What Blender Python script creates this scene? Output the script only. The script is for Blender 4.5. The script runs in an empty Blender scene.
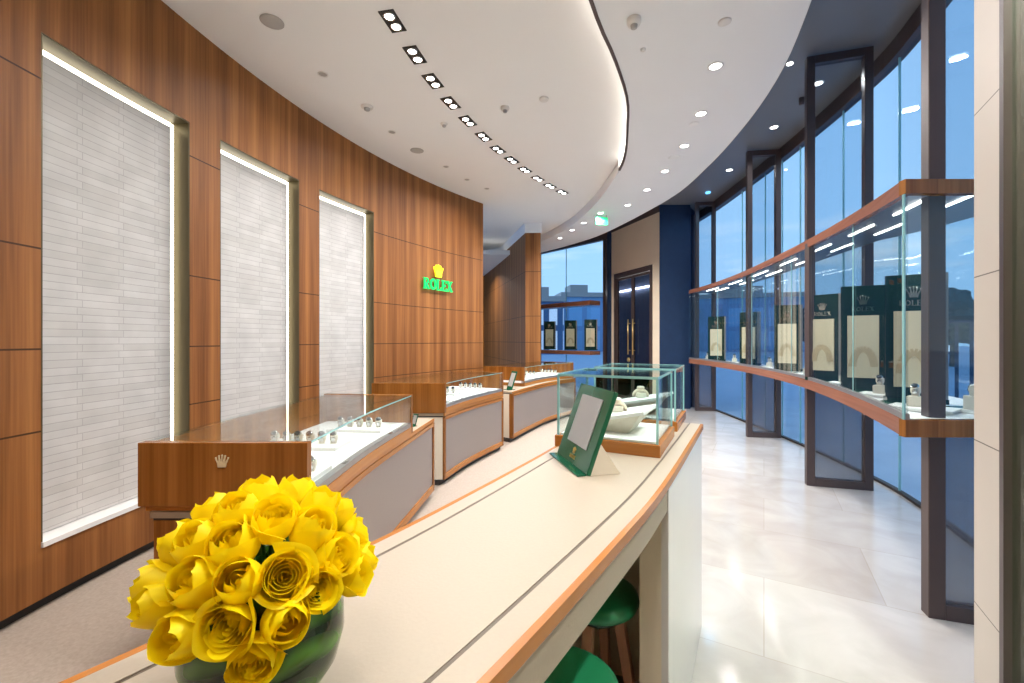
import bpy, bmesh, math, random
from mathutils import Vector, Matrix
random.seed(7)
S = bpy.context.scene
C = S.collection
PI = math.pi

# ---------------------------------------------------------------- camera, world, exposure
CAM_H = 1.5
F = 440.0                                   # focal length in pixels for a 1024 px wide frame
cd = bpy.data.cameras.new('camera'); cam = bpy.data.objects.new('camera', cd); C.objects.link(cam)
cd.sensor_width = 36; cd.lens = F / 1024 * 36; cd.clip_start = .02; cd.clip_end = 400
cam.location = (0, 0, CAM_H); cam.rotation_euler = (PI / 2, 0, 0); cd.shift_y = -1.5 / 1024
S.camera = cam
S.view_settings.view_transform = 'Standard'; S.view_settings.look = 'None'
S.view_settings.gamma = 1; S.view_settings.use_curve_mapping = False
S.view_settings.exposure = 0.54
w = bpy.data.worlds.new('evening_sky'); S.world = w; w.use_nodes = True
nt = w.node_tree; nt.nodes.clear()
wo = nt.nodes.new('ShaderNodeOutputWorld'); wb = nt.nodes.new('ShaderNodeBackground')
tc = nt.nodes.new('ShaderNodeTexCoord'); sp = nt.nodes.new('ShaderNodeSeparateXYZ'); cr = nt.nodes.new('ShaderNodeValToRGB')
nt.links.new(tc.outputs['Generated'], sp.inputs[0]); nt.links.new(sp.outputs['Z'], cr.inputs[0])
cr.color_ramp.elements[0].position = 0.0; cr.color_ramp.elements[0].color = (.40, .64, .95, 1)
cr.color_ramp.elements[1].position = .8; cr.color_ramp.elements[1].color = (.27, .50, .88, 1)
e = cr.color_ramp.elements.new(.25); e.color = (.35, .60, .93, 1)
nz = nt.nodes.new('ShaderNodeTexNoise'); mpw = nt.nodes.new('ShaderNodeMapping'); mpw.inputs['Scale'].default_value = (2.2, 2.2, 14)
nt.links.new(tc.outputs['Generated'], mpw.inputs[0]); nt.links.new(mpw.outputs[0], nz.inputs[0]); nz.inputs['Scale'].default_value = 1.6; nz.inputs['Detail'].default_value = 5
cl = nt.nodes.new('ShaderNodeMapRange'); cl.inputs[1].default_value = .52; cl.inputs[2].default_value = .68; nt.links.new(nz.outputs[0], cl.inputs[0])
lo = nt.nodes.new('ShaderNodeMapRange'); lo.inputs[1].default_value = .28; lo.inputs[2].default_value = .08; nt.links.new(sp.outputs['Z'], lo.inputs[0])
mu = nt.nodes.new('ShaderNodeMath'); mu.operation = 'MULTIPLY'; nt.links.new(cl.outputs[0], mu.inputs[0]); nt.links.new(lo.outputs[0], mu.inputs[1])
mc = nt.nodes.new('ShaderNodeMixRGB'); nt.links.new(mu.outputs[0], mc.inputs[0]); nt.links.new(cr.outputs[0], mc.inputs[1]); mc.inputs[2].default_value = (.80, .88, 1, 1)
nt.links.new(mc.outputs[0], wb.inputs[0]); wb.inputs[1].default_value = .95
nt.links.new(wb.outputs[0], wo.inputs[0])

def lamp(name, loc, power, size=.12, color=(1, .985, .97), spread=150, rot=(0, 0, 0), sx=None, sy=None):
    l = bpy.data.lights.new(name, 'AREA'); l.energy = power; l.color = color
    l.shape = 'DISK'; l.size = size; l.spread = math.radians(spread)
    if sx: l.shape = 'RECTANGLE'; l.size = sx; l.size_y = sy
    o = bpy.data.objects.new(name, l); o.location = loc; o.rotation_euler = rot; C.objects.link(o); return o

ZI, ZO, ZD = 3.95, 3.80, 4.45               # raised inner ceiling, white outer ceiling, dark ceiling by the glass
LP = 10.5                                    # watts per downlight

# ---------------------------------------------------------------- materials
MATS = {}
def N(nt, t, **k):
    n = nt.nodes.new('ShaderNode' + t)
    for a, b in k.items(): setattr(n, a, b)
    return n
def base(name):
    m = bpy.data.materials.new(name); m.use_nodes = True; nt = m.node_tree; nt.nodes.clear()
    o = N(nt, 'OutputMaterial'); b = N(nt, 'BsdfPrincipled'); nt.links.new(b.outputs[0], o.inputs[0])
    MATS[name] = m; return m, nt, b, o
def plain(name, col, rough=.5, metal=0, spec=.5, noise=0.0, scale=30, bump=0):
    m, nt, b, o = base(name)
    b.inputs['Base Color'].default_value = (*col, 1); b.inputs['Roughness'].default_value = rough
    b.inputs['Metallic'].default_value = metal; b.inputs['Specular IOR Level'].default_value = spec
    n = N(nt, 'TexNoise'); t = N(nt, 'TexCoord'); nt.links.new(t.outputs['Object'], n.inputs[0]); n.inputs['Scale'].default_value = scale
    if noise or bump:
        mr = N(nt, 'MapRange'); mr.inputs[3].default_value = 1 - noise; mr.inputs[4].default_value = 1 + noise
        nt.links.new(n.outputs[0], mr.inputs[0])
        v = N(nt, 'VectorMath', operation='SCALE'); v.inputs[0].default_value = col
        nt.links.new(mr.outputs[0], v.inputs['Scale']); nt.links.new(v.outputs[0], b.inputs['Base Color'])
    if bump:
        bp = N(nt, 'Bump'); bp.inputs[0].default_value = bump; bp.inputs[1].default_value = .002
        nt.links.new(n.outputs[0], bp.inputs['Height']); nt.links.new(bp.outputs[0], b.inputs['Normal'])
    return m
def emit(name, col, s):
    m, nt, b, o = base(name)
    b.inputs['Base Color'].default_value = (*col, 1)
    b.inputs['Emission Color'].default_value = (*col, 1); b.inputs['Emission Strength'].default_value = s
    return m
def glass(name, tint=(.93, .97, .98), ior=1.30):
    m, nt, b, o = base(name); nt.nodes.remove(b)
    tr = N(nt, 'BsdfTransparent'); tr.inputs[0].default_value = (*tint, 1)
    gl = N(nt, 'BsdfGlossy'); gl.inputs['Roughness'].default_value = 0.0
    fr = N(nt, 'Fresnel'); ge = N(nt, 'NewGeometry'); mi = N(nt, 'MapRange'); nt.links.new(ge.outputs['Backfacing'], mi.inputs[0])
    mi.inputs[3].default_value = ior; mi.inputs[4].default_value = 1 / ior; nt.links.new(mi.outputs[0], fr.inputs[0])   # same reflection from both faces of a pane
    mx = N(nt, 'MixShader'); nt.links.new(fr.outputs[0], mx.inputs[0]); nt.links.new(tr.outputs[0], mx.inputs[1]); nt.links.new(gl.outputs[0], mx.inputs[2])
    nt.links.new(mx.outputs[0], o.inputs[0]); return m
def wood(name, dark, light, horizontal=False, band=.23, rough=.32, joints=()):
    """veneer: UV in metres; bands side by side, fine grain along the length"""
    m, nt, b, o = base(name)
    uv = N(nt, 'UVMap'); s = N(nt, 'SeparateXYZ'); nt.links.new(uv.outputs[0], s.inputs[0])
    U, V = (s.outputs[1], s.outputs[0]) if horizontal else (s.outputs[0], s.outputs[1])
    def M(op, a, bb):
        n = N(nt, 'Math', operation=op)
        for i, x in ((0, a), (1, bb)):
            if x is None: continue
            if isinstance(x, (int, float)): n.inputs[i].default_value = x
            else: nt.links.new(x, n.inputs[i])
        return n.outputs[0]
    fu = M('DIVIDE', U, band); idx = M('FLOOR', fu, None); fr = M('FRACT', fu, None)
    wn = N(nt, 'TexWhiteNoise', noise_dimensions='1D'); nt.links.new(idx, wn.inputs['W'])
    cb = N(nt, 'CombineXYZ'); nt.links.new(M('MULTIPLY', U, 60), cb.inputs[0]); nt.links.new(M('MULTIPLY', V, 1.2), cb.inputs[1]); nt.links.new(M('MULTIPLY', idx, 3.7), cb.inputs[2])
    n1 = N(nt, 'TexNoise'); n1.inputs['Scale'].default_value = 1; n1.inputs['Detail'].default_value = 4; nt.links.new(cb.outputs[0], n1.inputs[0])
    cb2 = N(nt, 'CombineXYZ'); nt.links.new(M('MULTIPLY', U, 11), cb2.inputs[0]); nt.links.new(M('MULTIPLY', V, .35), cb2.inputs[1]); nt.links.new(idx, cb2.inputs[2])
    n2 = N(nt, 'TexNoise'); n2.inputs['Scale'].default_value = 1; nt.links.new(cb2.outputs[0], n2.inputs[0])
    peak = M('POWER', M('SUBTRACT', 1, M('MULTIPLY', M('ABSOLUTE', M('SUBTRACT', fr, .5), None), 2)), 3)
    t = M('ADD', M('MULTIPLY', n1.outputs[0], .5), M('MULTIPLY', n2.outputs[0], .45))
    t = M('ADD', t, M('MULTIPLY', M('SUBTRACT', wn.outputs[0], .5), .16))
    t = M('ADD', t, M('MULTIPLY', peak, .22)); t = M('SUBTRACT', t, .08)
    r = N(nt, 'ValToRGB'); r.color_ramp.elements[0].color = (*dark, 1); r.color_ramp.elements[1].color = (*light, 1)
    r.color_ramp.elements[0].position = .22; r.color_ramp.elements[1].position = .85
    nt.links.new(t, r.inputs[0]); col = r.outputs[0]
    if joints:
        acc = None
        for z in joints:
            c = M('LESS_THAN', M('ABSOLUTE', M('SUBTRACT', V, z), None), .005)
            acc = c if acc is None else M('MAXIMUM', acc, c)
        mj = N(nt, 'MixRGB'); nt.links.new(acc, mj.inputs[0]); nt.links.new(col, mj.inputs[1]); mj.inputs[2].default_value = (dark[0] * .35, dark[1] * .35, dark[2] * .35, 1)
        col = mj.outputs[0]
    nt.links.new(col, b.inputs['Base Color']); b.inputs['Roughness'].default_value = rough; b.inputs['Specular IOR Level'].default_value = .28
    return m
def stone_mat():
    m, nt, b, o = base('stone_mosaic')
    uv = N(nt, 'UVMap'); br = N(nt, 'TexBrick'); nt.links.new(uv.outputs[0], br.inputs[0])
    br.offset = .12; br.squash = 1; br.inputs['Scale'].default_value = 1
    br.inputs['Brick Width'].default_value = .27; br.inputs['Row Height'].default_value = .046; br.inputs['Mortar Size'].default_value = .0022
    br.inputs['Color1'].default_value = (.63, .60, .57, 1); br.inputs['Color2'].default_value = (.52, .49, .455, 1); br.inputs['Mortar'].default_value = (.46, .435, .41, 1)
    br.inputs['Bias'].default_value = -.35
    n = N(nt, 'TexNoise'); n.inputs['Scale'].default_value = 5; nt.links.new(uv.outputs[0], n.inputs[0])
    mx = N(nt, 'MixRGB', blend_type='MULTIPLY'); mx.inputs[0].default_value = .35
    nt.links.new(br.outputs[0], mx.inputs[1]); nt.links.new(n.outputs[0], mx.inputs[2]); nt.links.new(mx.outputs[0], b.inputs['Base Color'])
    bp = N(nt, 'Bump'); bp.inputs[0].default_value = .5; bp.inputs[1].default_value = .004; bp.invert = True
    nt.links.new(br.outputs['Fac'], bp.inputs['Height']); nt.links.new(bp.outputs[0], b.inputs['Normal'])
    b.inputs['Roughness'].default_value = .6
    return m
def marble_mat():
    m, nt, b, o = base('marble_tile')
    t = N(nt, 'TexCoord'); mp = N(nt, 'Mapping'); mp.inputs['Rotation'].default_value = (0, 0, .52); nt.links.new(t.outputs['Object'], mp.inputs[0])
    br = N(nt, 'TexBrick'); nt.links.new(mp.outputs[0], br.inputs[0]); br.offset = .5
    br.inputs['Scale'].default_value = 1; br.inputs['Brick Width'].default_value = 1.2; br.inputs['Row Height'].default_value = .8; br.inputs['Mortar Size'].default_value = .003
    br.inputs['Color1'].default_value = (.51, .48, .45, 1); br.inputs['Color2'].default_value = (.455, .42, .39, 1); br.inputs['Mortar'].default_value = (.42, .38, .34, 1)
    n = N(nt, 'TexNoise'); n.inputs['Scale'].default_value = 2.2; n.inputs['Detail'].default_value = 6; n.inputs['Distortion'].default_value = 1.2; nt.links.new(mp.outputs[0], n.inputs[0])
    r = N(nt, 'ValToRGB'); r.color_ramp.elements[0].position = .3; r.color_ramp.elements[0].color = (.90, .88, .86, 1); r.color_ramp.elements[1].position = .7; r.color_ramp.elements[1].color = (1.1, 1.1, 1.1, 1)
    nt.links.new(n.outputs[0], r.inputs[0])
    mx = N(nt, 'MixRGB', blend_type='MULTIPLY'); mx.inputs[0].default_value = 1; nt.links.new(br.outputs[0], mx.inputs[1]); nt.links.new(r.outputs[0], mx.inputs[2])
    nt.links.new(mx.outputs[0], b.inputs['Base Color']); b.inputs['Roughness'].default_value = .13; return m
def tower_mat(name, wallc, glassc, bw=2.2, rh=3.0, lit=.0):
    m, nt, b, o = base(name)
    uv = N(nt, 'UVMap'); br = N(nt, 'TexBrick'); nt.links.new(uv.outputs[0], br.inputs[0]); br.offset = 0
    br.inputs['Scale'].default_value = 1; br.inputs['Brick Width'].default_value = bw; br.inputs['Row Height'].default_value = rh; br.inputs['Mortar Size'].default_value = .35
    br.inputs['Color1'].default_value = (*glassc, 1); br.inputs['Color2'].default_value = tuple(x * .55 for x in glassc) + (1,); br.inputs['Mortar'].default_value = (*wallc, 1)
    nt.links.new(br.outputs[0], b.inputs['Base Color']); b.inputs['Roughness'].default_value = .35
    if lit:
        wn = N(nt, 'Math', operation='LESS_THAN'); nt.links.new(br.outputs['Fac'], wn.inputs[0]); wn.inputs[1].default_value = .5
        mu = N(nt, 'Math', operation='MULTIPLY'); nt.links.new(wn.outputs[0], mu.inputs[0]); mu.inputs[1].default_value = lit
        b.inputs['Emission Color'].default_value = (.95, .95, 1, 1); nt.links.new(mu.outputs[0], b.inputs['Emission Strength'])
    return m
JO = (1.0, 1.45, 2.0, 2.93)
M_WALLWOOD = wood('wall_veneer', (.145, .047, .010), (.42, .172, .050), joints=JO, rough=.5)
M_CASEWOOD = wood('case_veneer', (.18, .058, .009), (.42, .17, .038), band=.17, rough=.25)
M_TRIMWOOD = wood('edge_wood', (.34, .115, .020), (.54, .225, .052), horizontal=True, band=.5, rough=.25)
M_BANDWOOD = wood('band_wood', (.24, .085, .045), (.44, .20, .12), horizontal=True, band=.5, rough=.25)
M_STONE = stone_mat(); M_MARBLE = marble_mat()
M_CEIL = plain('white_plaster', (.84, .84, .84), .85, noise=.015, scale=2)
M_CEIL2 = plain('white_plaster_outer', (.83, .84, .86), .85, noise=.015, scale=2)
M_DARKCEIL = plain('dark_blue_ceiling', (.20, .19, .19), .35, noise=.05, scale=3)
M_BRONZE = plain('bronze_frame', (.085, .058, .054), .38, .2, noise=.08, scale=6)
M_BLACK = plain('black_recess', (.008, .008, .009), .5)
M_DARK = plain('dark_gap', (.025, .02, .018), .6)
M_CARPET = plain('carpet_taupe', (.37, .30, .245), .95, noise=.22, scale=60, bump=.6)
M_TAUPE = plain('taupe_panel', (.30, .245, .215), .6, noise=.05, scale=80)
M_LEATHER = plain('cream_leather', (.39, .32, .24), .48, noise=.04, scale=150, bump=.15)
M_BEIGEPANEL = plain('beige_panel', (.80, .70, .55), .5, noise=.06, scale=5)
M_BEIGETILE = plain('beige_stone', (.80, .68, .52), .45, noise=.04, scale=3)
M_WHITEPANEL = plain('white_side_panel', (.72, .70, .68), .18, noise=.02, scale=4)
M_BLUEWALL = plain('blue_fabric_wall', (.009, .030, .085), .55, noise=.18, scale=8)
M_FELT = plain('white_felt', (.86, .84, .81), .8, noise=.02, scale=90)
M_CREAM = plain('cream_plinth', (.72, .65, .54), .55, noise=.03, scale=30)
M_STEEL = plain('brushed_steel', (.62, .62, .62), .25, 1)
M_GREYRAIL = plain('grey_rail', (.30, .29, .29), .35, .5)
M_WATCH = plain('watch_metal', (.78, .74, .66), .2, 1)
M_GOLD = plain('gold_metal', (.85, .60, .22), .28, 1)
M_PALEGOLD = plain('pale_gold_inlay', (.62, .50, .30), .4)
M_INLAY = plain('brown_inlay', (.10, .07, .045), .5)
M_OLIVE = plain('dark_brass', (.10, .078, .038), .4, .6)
M_DIAL = plain('dark_dial', (.03, .04, .05), .2)
M_GREEN = plain('emerald_board', (.003, .095, .045), .12, noise=.05, scale=10)
M_DKGREEN = plain('dark_green_board', (.005, .032, .026), .15)
M_SCREEN = plain('grey_card', (.36, .365, .365), .6, noise=.04, scale=200)
M_SAND = plain('sand_panel', (.74, .63, .44), .55, noise=.04, scale=12)
M_SANDDK = plain('sand_relief', (.56, .44, .27), .5, noise=.05, scale=20)
M_STOOLGREEN = plain('green_leather', (.012, .21, .085), .38, noise=.06, scale=40)
M_STOOLWOOD = wood('stool_wood', (.36, .17, .10), (.55, .30, .19), band=.1)
M_LEDWARM = emit('led_warm', (1, .95, .80), 2.6)
M_COVE = emit('cove_glow', (1, .96, .88), 1.6)
M_LEDWHITE = emit('led_white', (1, .98, .95), 9.0)
M_LAMP = emit('lamp_disc', (1, .98, .95), 8.0)
M_BLUELAMP = emit('blue_lamp', (.2, .6, 1), 1.0)
M_EXIT = emit('exit_green', (.02, .62, .2), .5)
M_SIGNGREEN = emit('sign_green', (.0, .62, .12), .55)
M_SIGNYELLOW = emit('sign_yellow', (1, .82, .02), .55)
M_GREYDISC = plain('grey_grille', (.42, .41, .40), .6, noise=.1, scale=200)
M_WHITEPL = plain('white_plastic', (.74, .72, .70), .4)
M_GLASS = glass('clear_glass', (.95, .985, .98))
M_WINGLASS = glass('window_glass', (.90, .95, .97))
M_TINT = glass('smoked_infill_glass', (.84, .88, .91), 1.35)
def film():
    m = glass('grey_film_glass', (.80, .84, .88), 1.4); nt = m.node_tree; o = next(n for n in nt.nodes if n.type == 'OUTPUT_MATERIAL'); src = o.inputs[0].links[0].from_socket
    b = N(nt, 'BsdfPrincipled'); b.inputs['Base Color'].default_value = (.20, .18, .19, 1); b.inputs['Roughness'].default_value = .3
    mx = N(nt, 'MixShader'); mx.inputs[0].default_value = .45; nt.links.new(src, mx.inputs[1]); nt.links.new(b.outputs[0], mx.inputs[2]); nt.links.new(mx.outputs[0], o.inputs[0]); return m
M_FILM = film()
M_DOORGLASS = glass('door_glass', (.60, .65, .75), 1.6)
def edge_mat():
    m, nt, b, o = base('glass_edge_teal')
    b.inputs['Base Color'].default_value = (.40, .75, .75, 1); b.inputs['Roughness'].default_value = .1
    b.inputs['Transmission Weight'].default_value = .35; return m
M_EDGE = edge_mat()
def petal_mat():
    m, nt, b, o = base('yellow_petal')
    t = N(nt, 'TexCoord'); n = N(nt, 'TexNoise'); n.inputs['Scale'].default_value = 30; nt.links.new(t.outputs['Object'], n.inputs[0])
    r = N(nt, 'ValToRGB'); r.color_ramp.elements[0].color = (1, .73, .0, 1); r.color_ramp.elements[1].color = (1, .87, .01, 1); nt.links.new(n.outputs[0], r.inputs[0])
    nt.links.new(r.outputs[0], b.inputs['Base Color']); b.inputs['Roughness'].default_value = .45; b.inputs['Specular IOR Level'].default_value = .3
    tl = N(nt, 'BsdfTranslucent'); nt.links.new(r.outputs[0], tl.inputs[0]); mx = N(nt, 'MixShader'); mx.inputs[0].default_value = .30
    nt.links.new(b.outputs[0], mx.inputs[1]); nt.links.new(tl.outputs[0], mx.inputs[2]); nt.links.new(mx.outputs[0], o.inputs[0]); return m
M_PETAL = petal_mat()
M_LEAF = plain('sepal_green', (.05, .16, .02), .5, noise=.2, scale=40)
def vase_mat():
    m, nt, b, o = base('leaf_lining')
    t = N(nt, 'TexCoord'); mp = N(nt, 'Mapping'); mp.inputs['Rotation'].default_value = (.5, .45, 0); nt.links.new(t.outputs['Object'], mp.inputs[0])
    wv = N(nt, 'TexWave'); wv.bands_direction = 'Z'; wv.inputs['Scale'].default_value = 9; wv.inputs['Distortion'].default_value = 4; wv.inputs['Detail Scale'].default_value = .6; nt.links.new(mp.outputs[0], wv.inputs[0])
    wv2 = N(nt, 'TexNoise'); wv2.inputs['Scale'].default_value = 9; nt.links.new(mp.outputs[0], wv2.inputs[0])
    r = N(nt, 'ValToRGB'); r.color_ramp.elements[0].color = (.003, .014, .003, 1); r.color_ramp.elements[1].color = (.07, .22, .022, 1)
    mu = N(nt, 'Math', operation='MULTIPLY'); nt.links.new(wv.outputs['Fac'], mu.inputs[0]); nt.links.new(wv2.outputs[0], mu.inputs[1]); mu2 = N(nt, 'Math', operation='MULTIPLY'); nt.links.new(mu.outputs[0], mu2.inputs[0]); mu2.inputs[1].default_value = 1.5
    nt.links.new(mu2.outputs[0], r.inputs[0]); nt.links.new(r.outputs[0], b.inputs['Base Color']); b.inputs['Roughness'].default_value = .06; b.inputs['Specular IOR Level'].default_value = .5
    return m
M_VASE = vase_mat()
M_PAVE = plain('pavement', (.30, .41, .54), .6, noise=.15, scale=1.5)
M_TREE = plain('tree_leaves', (.02, .05, .05), .8, noise=.4, scale=2)
M_TRUNK = plain('tree_bark', (.05, .04, .04), .9)

# ---------------------------------------------------------------- mesh helpers
def obj(name, mesh, parent=None):
    o = bpy.data.objects.new(name, mesh); C.objects.link(o)
    if parent: o.parent = parent
    return o
class MB:
    def __init__(s): s.v = []; s.f = []; s.uv = []; s.sm = []
    def face(s, pts, uv=None, smooth=False):
        i = len(s.v); s.v += [tuple(p) for p in pts]; s.f.append(list(range(i, i + len(pts)))); s.sm.append(smooth)
        if uv is None:
            a, b, c = Vector(pts[0]), Vector(pts[1]), Vector(pts[2]); n = (b - a).cross(c - a)
            if n.length > 0: n.normalize()
            if abs(n.z) > .7: uv = [(p[0], p[1]) for p in pts]
            else:
                t = Vector((-n.y, n.x, 0)); t = t.normalized() if t.length > 1e-6 else Vector((1, 0, 0))
                uv = [(Vector(p).dot(t), p[2]) for p in pts]
        s.uv += uv
    def prism(s, poly, z0, z1):
        n = len(poly); A = [(x, y, z0) for x, y in poly]; B = [(x, y, z1) for x, y in poly]
        ar = sum(poly[i][0] * poly[(i + 1) % n][1] - poly[(i + 1) % n][0] * poly[i][1] for i in range(n))
        if ar < 0: A.reverse(); B.reverse()
        s.face(B); s.face(A[::-1])
        for i in range(n): j = (i + 1) % n; s.face([A[i], A[j], B[j], B[i]])
    def box(s, x0, x1, y0, y1, z0, z1, M=None):
        P = [(x0, y0, z0), (x1, y0, z0), (x1, y1, z0), (x0, y1, z0), (x0, y0, z1), (x1, y0, z1), (x1, y1, z1), (x0, y1, z1)]
        if M is not None: P = [tuple(M @ Vector(p)) for p in P]
        for q in ((0, 3, 2, 1), (4, 5, 6, 7), (0, 1, 5, 4), (1, 2, 6, 5), (2, 3, 7, 6), (3, 0, 4, 7)): s.face([P[k] for k in q])
    def strip(s, A, B, z0, z1, caps=True):
        """slab between polylines A (left when walking) and B, z0/z1 numbers or lists"""
        n = len(A); Z0 = z0 if isinstance(z0, (list, tuple)) else [z0] * n; Z1 = z1 if isinstance(z1, (list, tuple)) else [z1] * n
        u = [0]
        for i in range(1, n): u.append(u[-1] + math.hypot(A[i][0] - A[i-1][0], A[i][1] - A[i-1][1]))
        for i in range(n - 1):
            j = i + 1; wd = math.hypot(A[i][0] - B[i][0], A[i][1] - B[i][1])
            a0, a1 = (*A[i], Z0[i]), (*A[j], Z0[j]); a2, a3 = (*A[i], Z1[i]), (*A[j], Z1[j])
            b0, b1 = (*B[i], Z0[i]), (*B[j], Z0[j]); b2, b3 = (*B[i], Z1[i]), (*B[j], Z1[j])
            s.face([a1, a0, a2, a3], [(u[j], Z0[j]), (u[i], Z0[i]), (u[i], Z1[i]), (u[j], Z1[j])])
            s.face([b0, b1, b3, b2], [(u[i], Z0[i]), (u[j], Z0[j]), (u[j], Z1[j]), (u[i], Z1[i])])
            s.face([a2, b2, b3, a3], [(u[i], 0), (u[i], wd), (u[j], wd), (u[j], 0)])
            s.face([a0, a1, b1, b0], [(u[i], 0), (u[j], 0), (u[j], wd), (u[i], wd)])
        if caps:
            for k, rev in ((0, 0), (n - 1, 1)):
                q = [(*A[k], Z0[k]), (*B[k], Z0[k]), (*B[k], Z1[k]), (*A[k], Z1[k])]
                s.face(q[::-1] if rev else q)
    def lathe(s, prof, seg=32, c=(0, 0, 0), M=None, smooth=True):
        def P(r, z, k):
            a = 2 * PI * k / seg; p = Vector((c[0] + r * math.cos(a), c[1] + r * math.sin(a), c[2] + z))
            return tuple(M @ p) if M is not None else tuple(p)
        for i in range(len(prof) - 1):
            (r0, z0), (r1, z1) = prof[i], prof[i + 1]
            for k in range(seg):
                q = []
                for r, z, kk in ((r0, z0, k), (r0, z0, k + 1), (r1, z1, k + 1), (r1, z1, k)):
                    p = P(r, z, kk)
                    if not q or (Vector(p) - Vector(q[-1])).length > 1e-7: q.append(p)
                if len(q) > 2 and (Vector(q[0]) - Vector(q[-1])).length < 1e-7: q.pop()
                if len(q) > 2: s.face(q, smooth=smooth)
    def tube(s, pts, r, seg=10, smooth=True, close=False):
        pts = [Vector(p) for p in pts]; n = len(pts); R = r if isinstance(r, list) else [r] * n; rings = []
        for i, p in enumerate(pts):
            if close: d = pts[(i + 1) % n] - pts[i - 1]
            else: d = pts[min(i + 1, n - 1)] - pts[max(i - 1, 0)]
            d.normalize(); a = d.orthogonal() if abs(d.z) > .99 else d.cross(Vector((0, 0, 1))); a.normalize(); b = d.cross(a)
            if abs(d.z) > .99: a = Vector((1, 0, 0)); b = d.cross(a)
            rings.append([p + (a * math.cos(2 * PI * k / seg) + b * math.sin(2 * PI * k / seg)) * R[i] for k in range(seg)])
        for i in range(n if close else n - 1):
            j = (i + 1) % n
            for k in range(seg): kk = (k + 1) % seg; s.face([rings[i][k], rings[i][kk], rings[j][kk], rings[j][k]], smooth=smooth)
        if not close: s.face(rings[0][::-1]); s.face(rings[-1])
    def mesh(s, name, mat, merge=True):
        me = bpy.data.meshes.new(name); me.from_pydata(s.v, [], s.f); me.materials.append(mat)
        ul = me.uv_layers.new(name='UVMap'); ul.data.foreach_set('uv', [c for p in s.uv for c in p])
        me.polygons.foreach_set('use_smooth', s.sm)
        if merge:
            bm = bmesh.new(); bm.from_mesh(me); bmesh.ops.remove_doubles(bm, verts=bm.verts, dist=1e-5); bm.to_mesh(me); bm.free()
        me.update(); return me
    def build(s, name, mat, parent=None, bevel=0):
        o = obj(name, s.mesh(name, mat), parent)
        if bevel:
            b = o.modifiers.new('bevel', 'BEVEL'); b.width = bevel; b.segments = 2; b.limit_method = 'ANGLE'
        return o
def tag(o, label, cat, group=None, kind=None):
    if label: o['label'] = label
    if cat: o['category'] = cat
    if group: o['group'] = group
    if kind: o['kind'] = kind
    return o
def thing(name, label, cat, loc=(0, 0, 0), rz=0, group=None):
    o = bpy.data.objects.new(name, None); o.empty_display_size = .1; C.objects.link(o); o.location = loc; o.rotation_euler = (0, 0, rz)
    return tag(o, label, cat, group)
def struct(o): o['kind'] = 'structure'; return o
def dup(root, loc, rot, label, group=None, scale=None):
    r = root.copy(); C.objects.link(r); r.location = loc; r.rotation_euler = rot
    if scale: r.scale = scale
    r['label'] = label
    if group: r['group'] = group
    for ch in list(root.children):
        c = ch.copy(); C.objects.link(c); c.parent = r
        for g in list(ch.children):
            d = g.copy(); C.objects.link(d); d.parent = c
    return r
def catmull(P, n):
    """resample a polyline smoothly to n+1 points, even in chord length"""
    Q = [(2 * P[0][0] - P[1][0], 2 * P[0][1] - P[1][1])] + list(P) + [(2 * P[-1][0] - P[-2][0], 2 * P[-1][1] - P[-2][1])]
    out = []
    for i in range(1, len(Q) - 2):
        for k in range(20):
            t = k / 20; p0, p1, p2, p3 = Q[i-1], Q[i], Q[i+1], Q[i+2]
            out.append(tuple(.5 * (2 * p1[d] + (p2[d] - p0[d]) * t + (2 * p0[d] - 5 * p1[d] + 4 * p2[d] - p3[d]) * t * t + (3 * p1[d] - p0[d] - 3 * p2[d] + p3[d]) * t ** 3) for d in (0, 1)))
    out.append(tuple(P[-1])); return resample(out, n)
def lengths(P):
    L = [0]
    for i in range(1, len(P)): L.append(L[-1] + math.hypot(P[i][0] - P[i-1][0], P[i][1] - P[i-1][1]))
    return L
def at_len(P, L, s):
    s = max(0, min(L[-1], s))
    for i in range(1, len(P)):
        if L[i] >= s:
            t = (s - L[i-1]) / max(1e-9, L[i] - L[i-1]); return tuple(P[i-1][d] + (P[i][d] - P[i-1][d]) * t for d in range(len(P[0])))
    return tuple(P[-1])
def resample(P, n):
    L = lengths(P); return [at_len(P, L, L[-1] * k / n) for k in range(n + 1)]
def offset(P, d):
    """shift a polyline to the right of its walking direction by d"""
    out = []
    for i in range(len(P)):
        a, b = P[max(i - 1, 0)], P[min(i + 1, len(P) - 1)]; dx, dy = b[0] - a[0], b[1] - a[1]; l = math.hypot(dx, dy)
        out.append((P[i][0] + dy / l * d, P[i][1] - dx / l * d))
    return out
def cut(P, s0, s1, n=12):
    L = lengths(P); return [at_len(P, L, s0 + (s1 - s0) * k / n) for k in range(n + 1)]
def s_at_bearing(P, r):
    """arc length at which x/y of the polyline equals r"""
    L = lengths(P)
    for i in range(1, len(P)):
        a, b = P[i-1], P[i]
        if a[1] <= .3: continue
        fa, fb = a[0] - r * a[1], b[0] - r * b[1]
        if fa * fb <= 0: return L[i-1] + (L[i] - L[i-1]) * fa / (fa - fb)
    return L[-1]
def xform(loc, rz=0, rx=0, ry=0, s=1): return Matrix.Translation(loc) @ Matrix.Rotation(rz, 4, 'Z') @ Matrix.Rotation(rx, 4, 'X') @ Matrix.Rotation(ry, 4, 'Y') @ Matrix.Scale(s, 4)

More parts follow.
